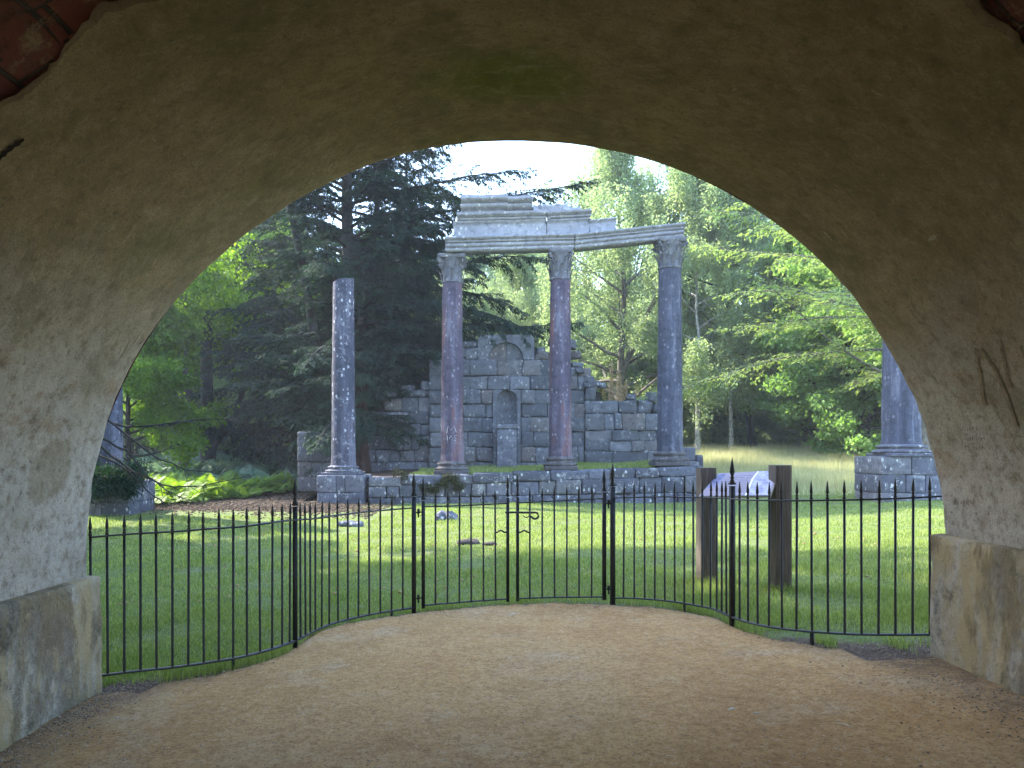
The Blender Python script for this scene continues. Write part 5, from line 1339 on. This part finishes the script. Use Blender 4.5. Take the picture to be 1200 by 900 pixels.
# yew clump over the left pedestal with hanging bare boughs
yb = root('yew_bush', (-9.9, 19.2, -1.5), 'dark yew clump draped over the pedestal by the left arch wall with bare hanging boughs', 'bush')
rng = np.random.default_rng(3); n_ = 9000
cl = np.array([at(104+60*q_, 548+rng.uniform(0, 30)*(1-.35*q_)+6*math.sin(q_*11), 18.95+rng.uniform(-.1, .6)) for q_ in rng.random(90)]); C_ = np.repeat(cl, 100, 0)+rng.normal(0, .11, (9000, 3)); A_ = rng.normal(0, .6, (n_, 3)); A_[:, 2] -= .9
mb = MB(); leaf_quads(C_, A_, rng.normal(0, 1, (n_, 3)), .11, .03, mb, rng.random(n_)); mb.build('foliage', M['leaf_yew'], yb)
mb = MB()
def bough(pts, r0):
    P_ = np.array([at(x, y, d) for x, y, d in pts]); L = arclen(P_); Q = resample(P_, np.linspace(0, L[-1], 14)); Q += rng.normal(0, .015, Q.shape)
    tube(mb, Q, r0*(1-.8*np.linspace(0, 1, 14)), 5)
    for k in range(3, 13):
        for _ in range(2):
            d = Q[k]-Q[k-1]; d /= np.linalg.norm(d); d = d+rng.normal(0, .5, 3)+np.array([0, 0, -.15]); sp = curve_path(Q[k], d, rng.uniform(.25, .8), 4, rng, .2, .05); tube(mb, sp, r0*.28*(1-.7*np.linspace(0, 1, 5)), 3, cap=False)
for b_ in ([(95, 470, 19), (150, 512, 18.6), (190, 540, 18.4), (225, 552, 18.3), (262, 556, 18.2)], [(95, 500, 19), (150, 530, 18.6), (175, 560, 18.4), (205, 580, 18.3), (232, 590, 18.2)],
           [(90, 520, 19), (140, 545, 18.7), (175, 575, 18.5), (196, 596, 18.4)], [(95, 480, 19.2), (145, 500, 18.9), (180, 500, 18.7), (215, 494, 18.6), (255, 490, 18.5), (285, 494, 18.4)],
           [(95, 505, 19), (150, 548, 18.6), (195, 572, 18.4), (240, 570, 18.3), (290, 558, 18.2)]):
    bough(b_, .035)
mb.build('bare_bough', M['bark_dark'], yb, smooth=True)

# moss on the podium
rng = np.random.default_rng(12); n_ = 3500
ctr = [(518, 566), (524, 558), (536, 572), (508, 575), (500, 572), (532, 562), (470, 556)]
cl = np.array([at(ctr[i % 7][0]+rng.normal(0, 4), ctr[i % 7][1]+rng.normal(0, 2.5), 23.40) for i in range(50)]); C_ = np.repeat(cl, 70, 0)+rng.normal(0, .05, (3500, 3)); A_ = rng.normal(0, 1, (n_, 3)); A_[:, 1] -= .4
mb = MB(); leaf_quads(C_, A_, rng.normal(0, 1, (n_, 3)), .05, .03, mb, rng.random(n_)); mb.build('moss', m_leaf('moss', ((.02, .025, .008), (.04, .045, .012), (.06, .07, .02)), (1, 1, .5), .1), pod)

# grit and litter
def scatter(name, pts, size, mat, rng, label, cat):
    mb = MB(); V0, F0 = T1; V0 = V0*2-1; n_ = len(pts)
    s_ = rng.uniform(.5, 1.4, (n_, 1, 3))*np.asarray(size).reshape(-1, 1, 1)*np.array([1, 1, .55]); V = V0[None]*s_*rng.uniform(.6, 1.1, (n_, 8, 3)); a = rng.uniform(0, 6.28, n_)
    V = np.stack([V[:, :, 0]*np.cos(a)[:, None]-V[:, :, 1]*np.sin(a)[:, None], V[:, :, 0]*np.sin(a)[:, None]+V[:, :, 1]*np.cos(a)[:, None], V[:, :, 2]], 2)+np.asarray(pts)[:, None, :]
    mb.add(V.reshape(-1, 3), (F0[None]+np.arange(n_)[:, None, None]*8).reshape(-1, 4), np.repeat(rng.random(n_), 8))
    return tag(mb.build(name, mat), label, cat, None, 'stuff')
rng = np.random.default_rng(15); P_ = []; S_ = []
for _ in range(3000):
    u = rng.random()
    if u < .3: x = -2.84+abs(rng.normal(0, .22)); y = rng.uniform(3.4, 5.4)
    elif u < .6: x = 3.0-abs(rng.normal(0, .28)); y = rng.uniform(3.4, 5.5)
    elif u < .85: x = rng.uniform(-3.1, 3.3); y = float(fence_y(x))-abs(rng.normal(0, .10))-.02
    else: x = rng.uniform(-2.6, 2.8); y = rng.uniform(3.3, 7.6)
    if y > fence_y(x)+.1: continue
    P_.append((x, y, path_z(x, y)+.001)); S_.append(rng.uniform(.0015, .0045) if rng.random() < .95 else rng.uniform(.005, .009))
scatter('grit', P_, S_, M['pebble'], rng, 'loose grit and small stones on the sandy path', 'grit')
P_ = []; S_ = []
for _ in range(3000):
    u = rng.random()
    if u < .35: x = -2.84+abs(rng.normal(0, .18)); y = rng.uniform(3.4, 5.4)
    elif u < .6: x = 3.0-abs(rng.normal(0, .25)); y = rng.uniform(3.4, 5.5)
    else: x = rng.uniform(-3.1, 3.3); y = float(fence_y(x))-rng.normal(.02, .12)
    P_.append((x, y, path_z(x, y)+.002 if y < fence_y(x)-.1 else float(zg(x, y))+.01)); S_.append(rng.uniform(.0025, .0065))
scatter('debris', P_, S_, m_simple('soil_crumbs', (.26, .19, .13), .95, 0, .4, 30, 0), rng, 'dark leaf crumbs and soil along the path edges', 'debris')
P_ = []; S_ = []
for _ in range(9000):
    x = rng.uniform(-11, -3.2); y = rng.uniform(18.0, 30)
    if y < 19.4-(x+6)*.3+rng.normal(0, .8): continue
    P_.append((x, y, float(zg(x, y))+.01)); S_.append(rng.uniform(.012, .035))
scatter('leaf_litter', P_, S_, M['litter'], rng, 'brown leaf litter under the dark evergreen', 'leaf litter')
P_ = []; S_ = []
for _ in range(420):
    y = rng.uniform(8.5, 20); x = rng.uniform(-.48*y, .5*y); x = x if rng.random() < .5 else -abs(x); P_.append((x, y, float(zg(x, y))+.03)); S_.append(rng.uniform(.008, .02))
scatter('fallen_leaves', P_, S_, M['dead_leaf'], rng, 'small fallen leaves scattered over the lawn', 'fallen leaves')
# single leaves and a twig on the path
def pathpt(px, py):
    Yd = 5.0
    for _ in range(8): Yd = (-path_z((px-PX)/F*Yd, Yd)-.004)*F/(py-PY)
    return at(px, py, Yd)
def one_leaf(px, py, l, mat, label, rz):
    p = pathpt(px, py); r = root('fallen_leaf', p, label, 'leaf', 'leaves on the path')
    V = []
    for t, w_ in ((0, .02), (.2, .5), (.5, .8), (.8, .45), (1, .02)):
        for s_ in (-1, 0, 1): V.append((l*(t-.5), s_*w_*l*.3, .004+abs(s_)*.012*w_+.01*t*t))
    V = np.array(V); V = np.stack([V[:, 0]*math.cos(rz)-V[:, 1]*math.sin(rz), V[:, 0]*math.sin(rz)+V[:, 1]*math.cos(rz), V[:, 2]], 1)+np.array(p)
    mb = MB(); mb.add(V, grid_faces(5, 3)); mb.build('blade', mat, r, smooth=True)
one_leaf(858, 833, .065, M['white_leaf'], 'curled pale leaf on the path, left one of the near pair', .2)
one_leaf(886, 838, .05, M['white_leaf'], 'pale leaf on the path, right one of the near pair', -.4)
one_leaf(700, 712, .09, M['dead_leaf'], 'pinkish brown leaf lying at the foot of the right gatepost', .1)
one_leaf(601, 721, .08, M['white_leaf'], 'pale leaf on the path in front of the gate latch', .5)
one_leaf(1032, 793, .05, M['dead_leaf'], 'brown leaf on the path near the right plinth', .9)
tw = root('twig', pathpt(989, 850), 'short pale twig lying on the sandy path at right', 'twig')
p = pathpt(989, 850); mb = MB(); tube(mb, [p+Vector((-.025, .03, .004)), p+Vector((0, 0, .007)), p+Vector((.03, -.03, .004))], [.003, .0035, .002], 6); mb.build('stick', M['white_leaf'], tw, smooth=True)

# air: pale even haze round the whole scene
mb = MB(); box(mb, (0, 300, 9.0), (610, 615, 14.0)); m = bpy.data.materials.new('haze_air'); m.use_nodes = True; nt = m.node_tree; nt.nodes.clear()
o_ = nt.nodes.new('ShaderNodeOutputMaterial'); v_ = nt.nodes.new('ShaderNodeVolumePrincipled'); v_.inputs['Color'].default_value = (.93, .95, 1, 1); v_.inputs['Density'].default_value = .0010; v_.inputs['Anisotropy'].default_value = .0
nt.links.new(v_.outputs[0], o_.inputs['Volume'])
hz_ = mb.build('haze', m); tag(hz_, kind='stuff')
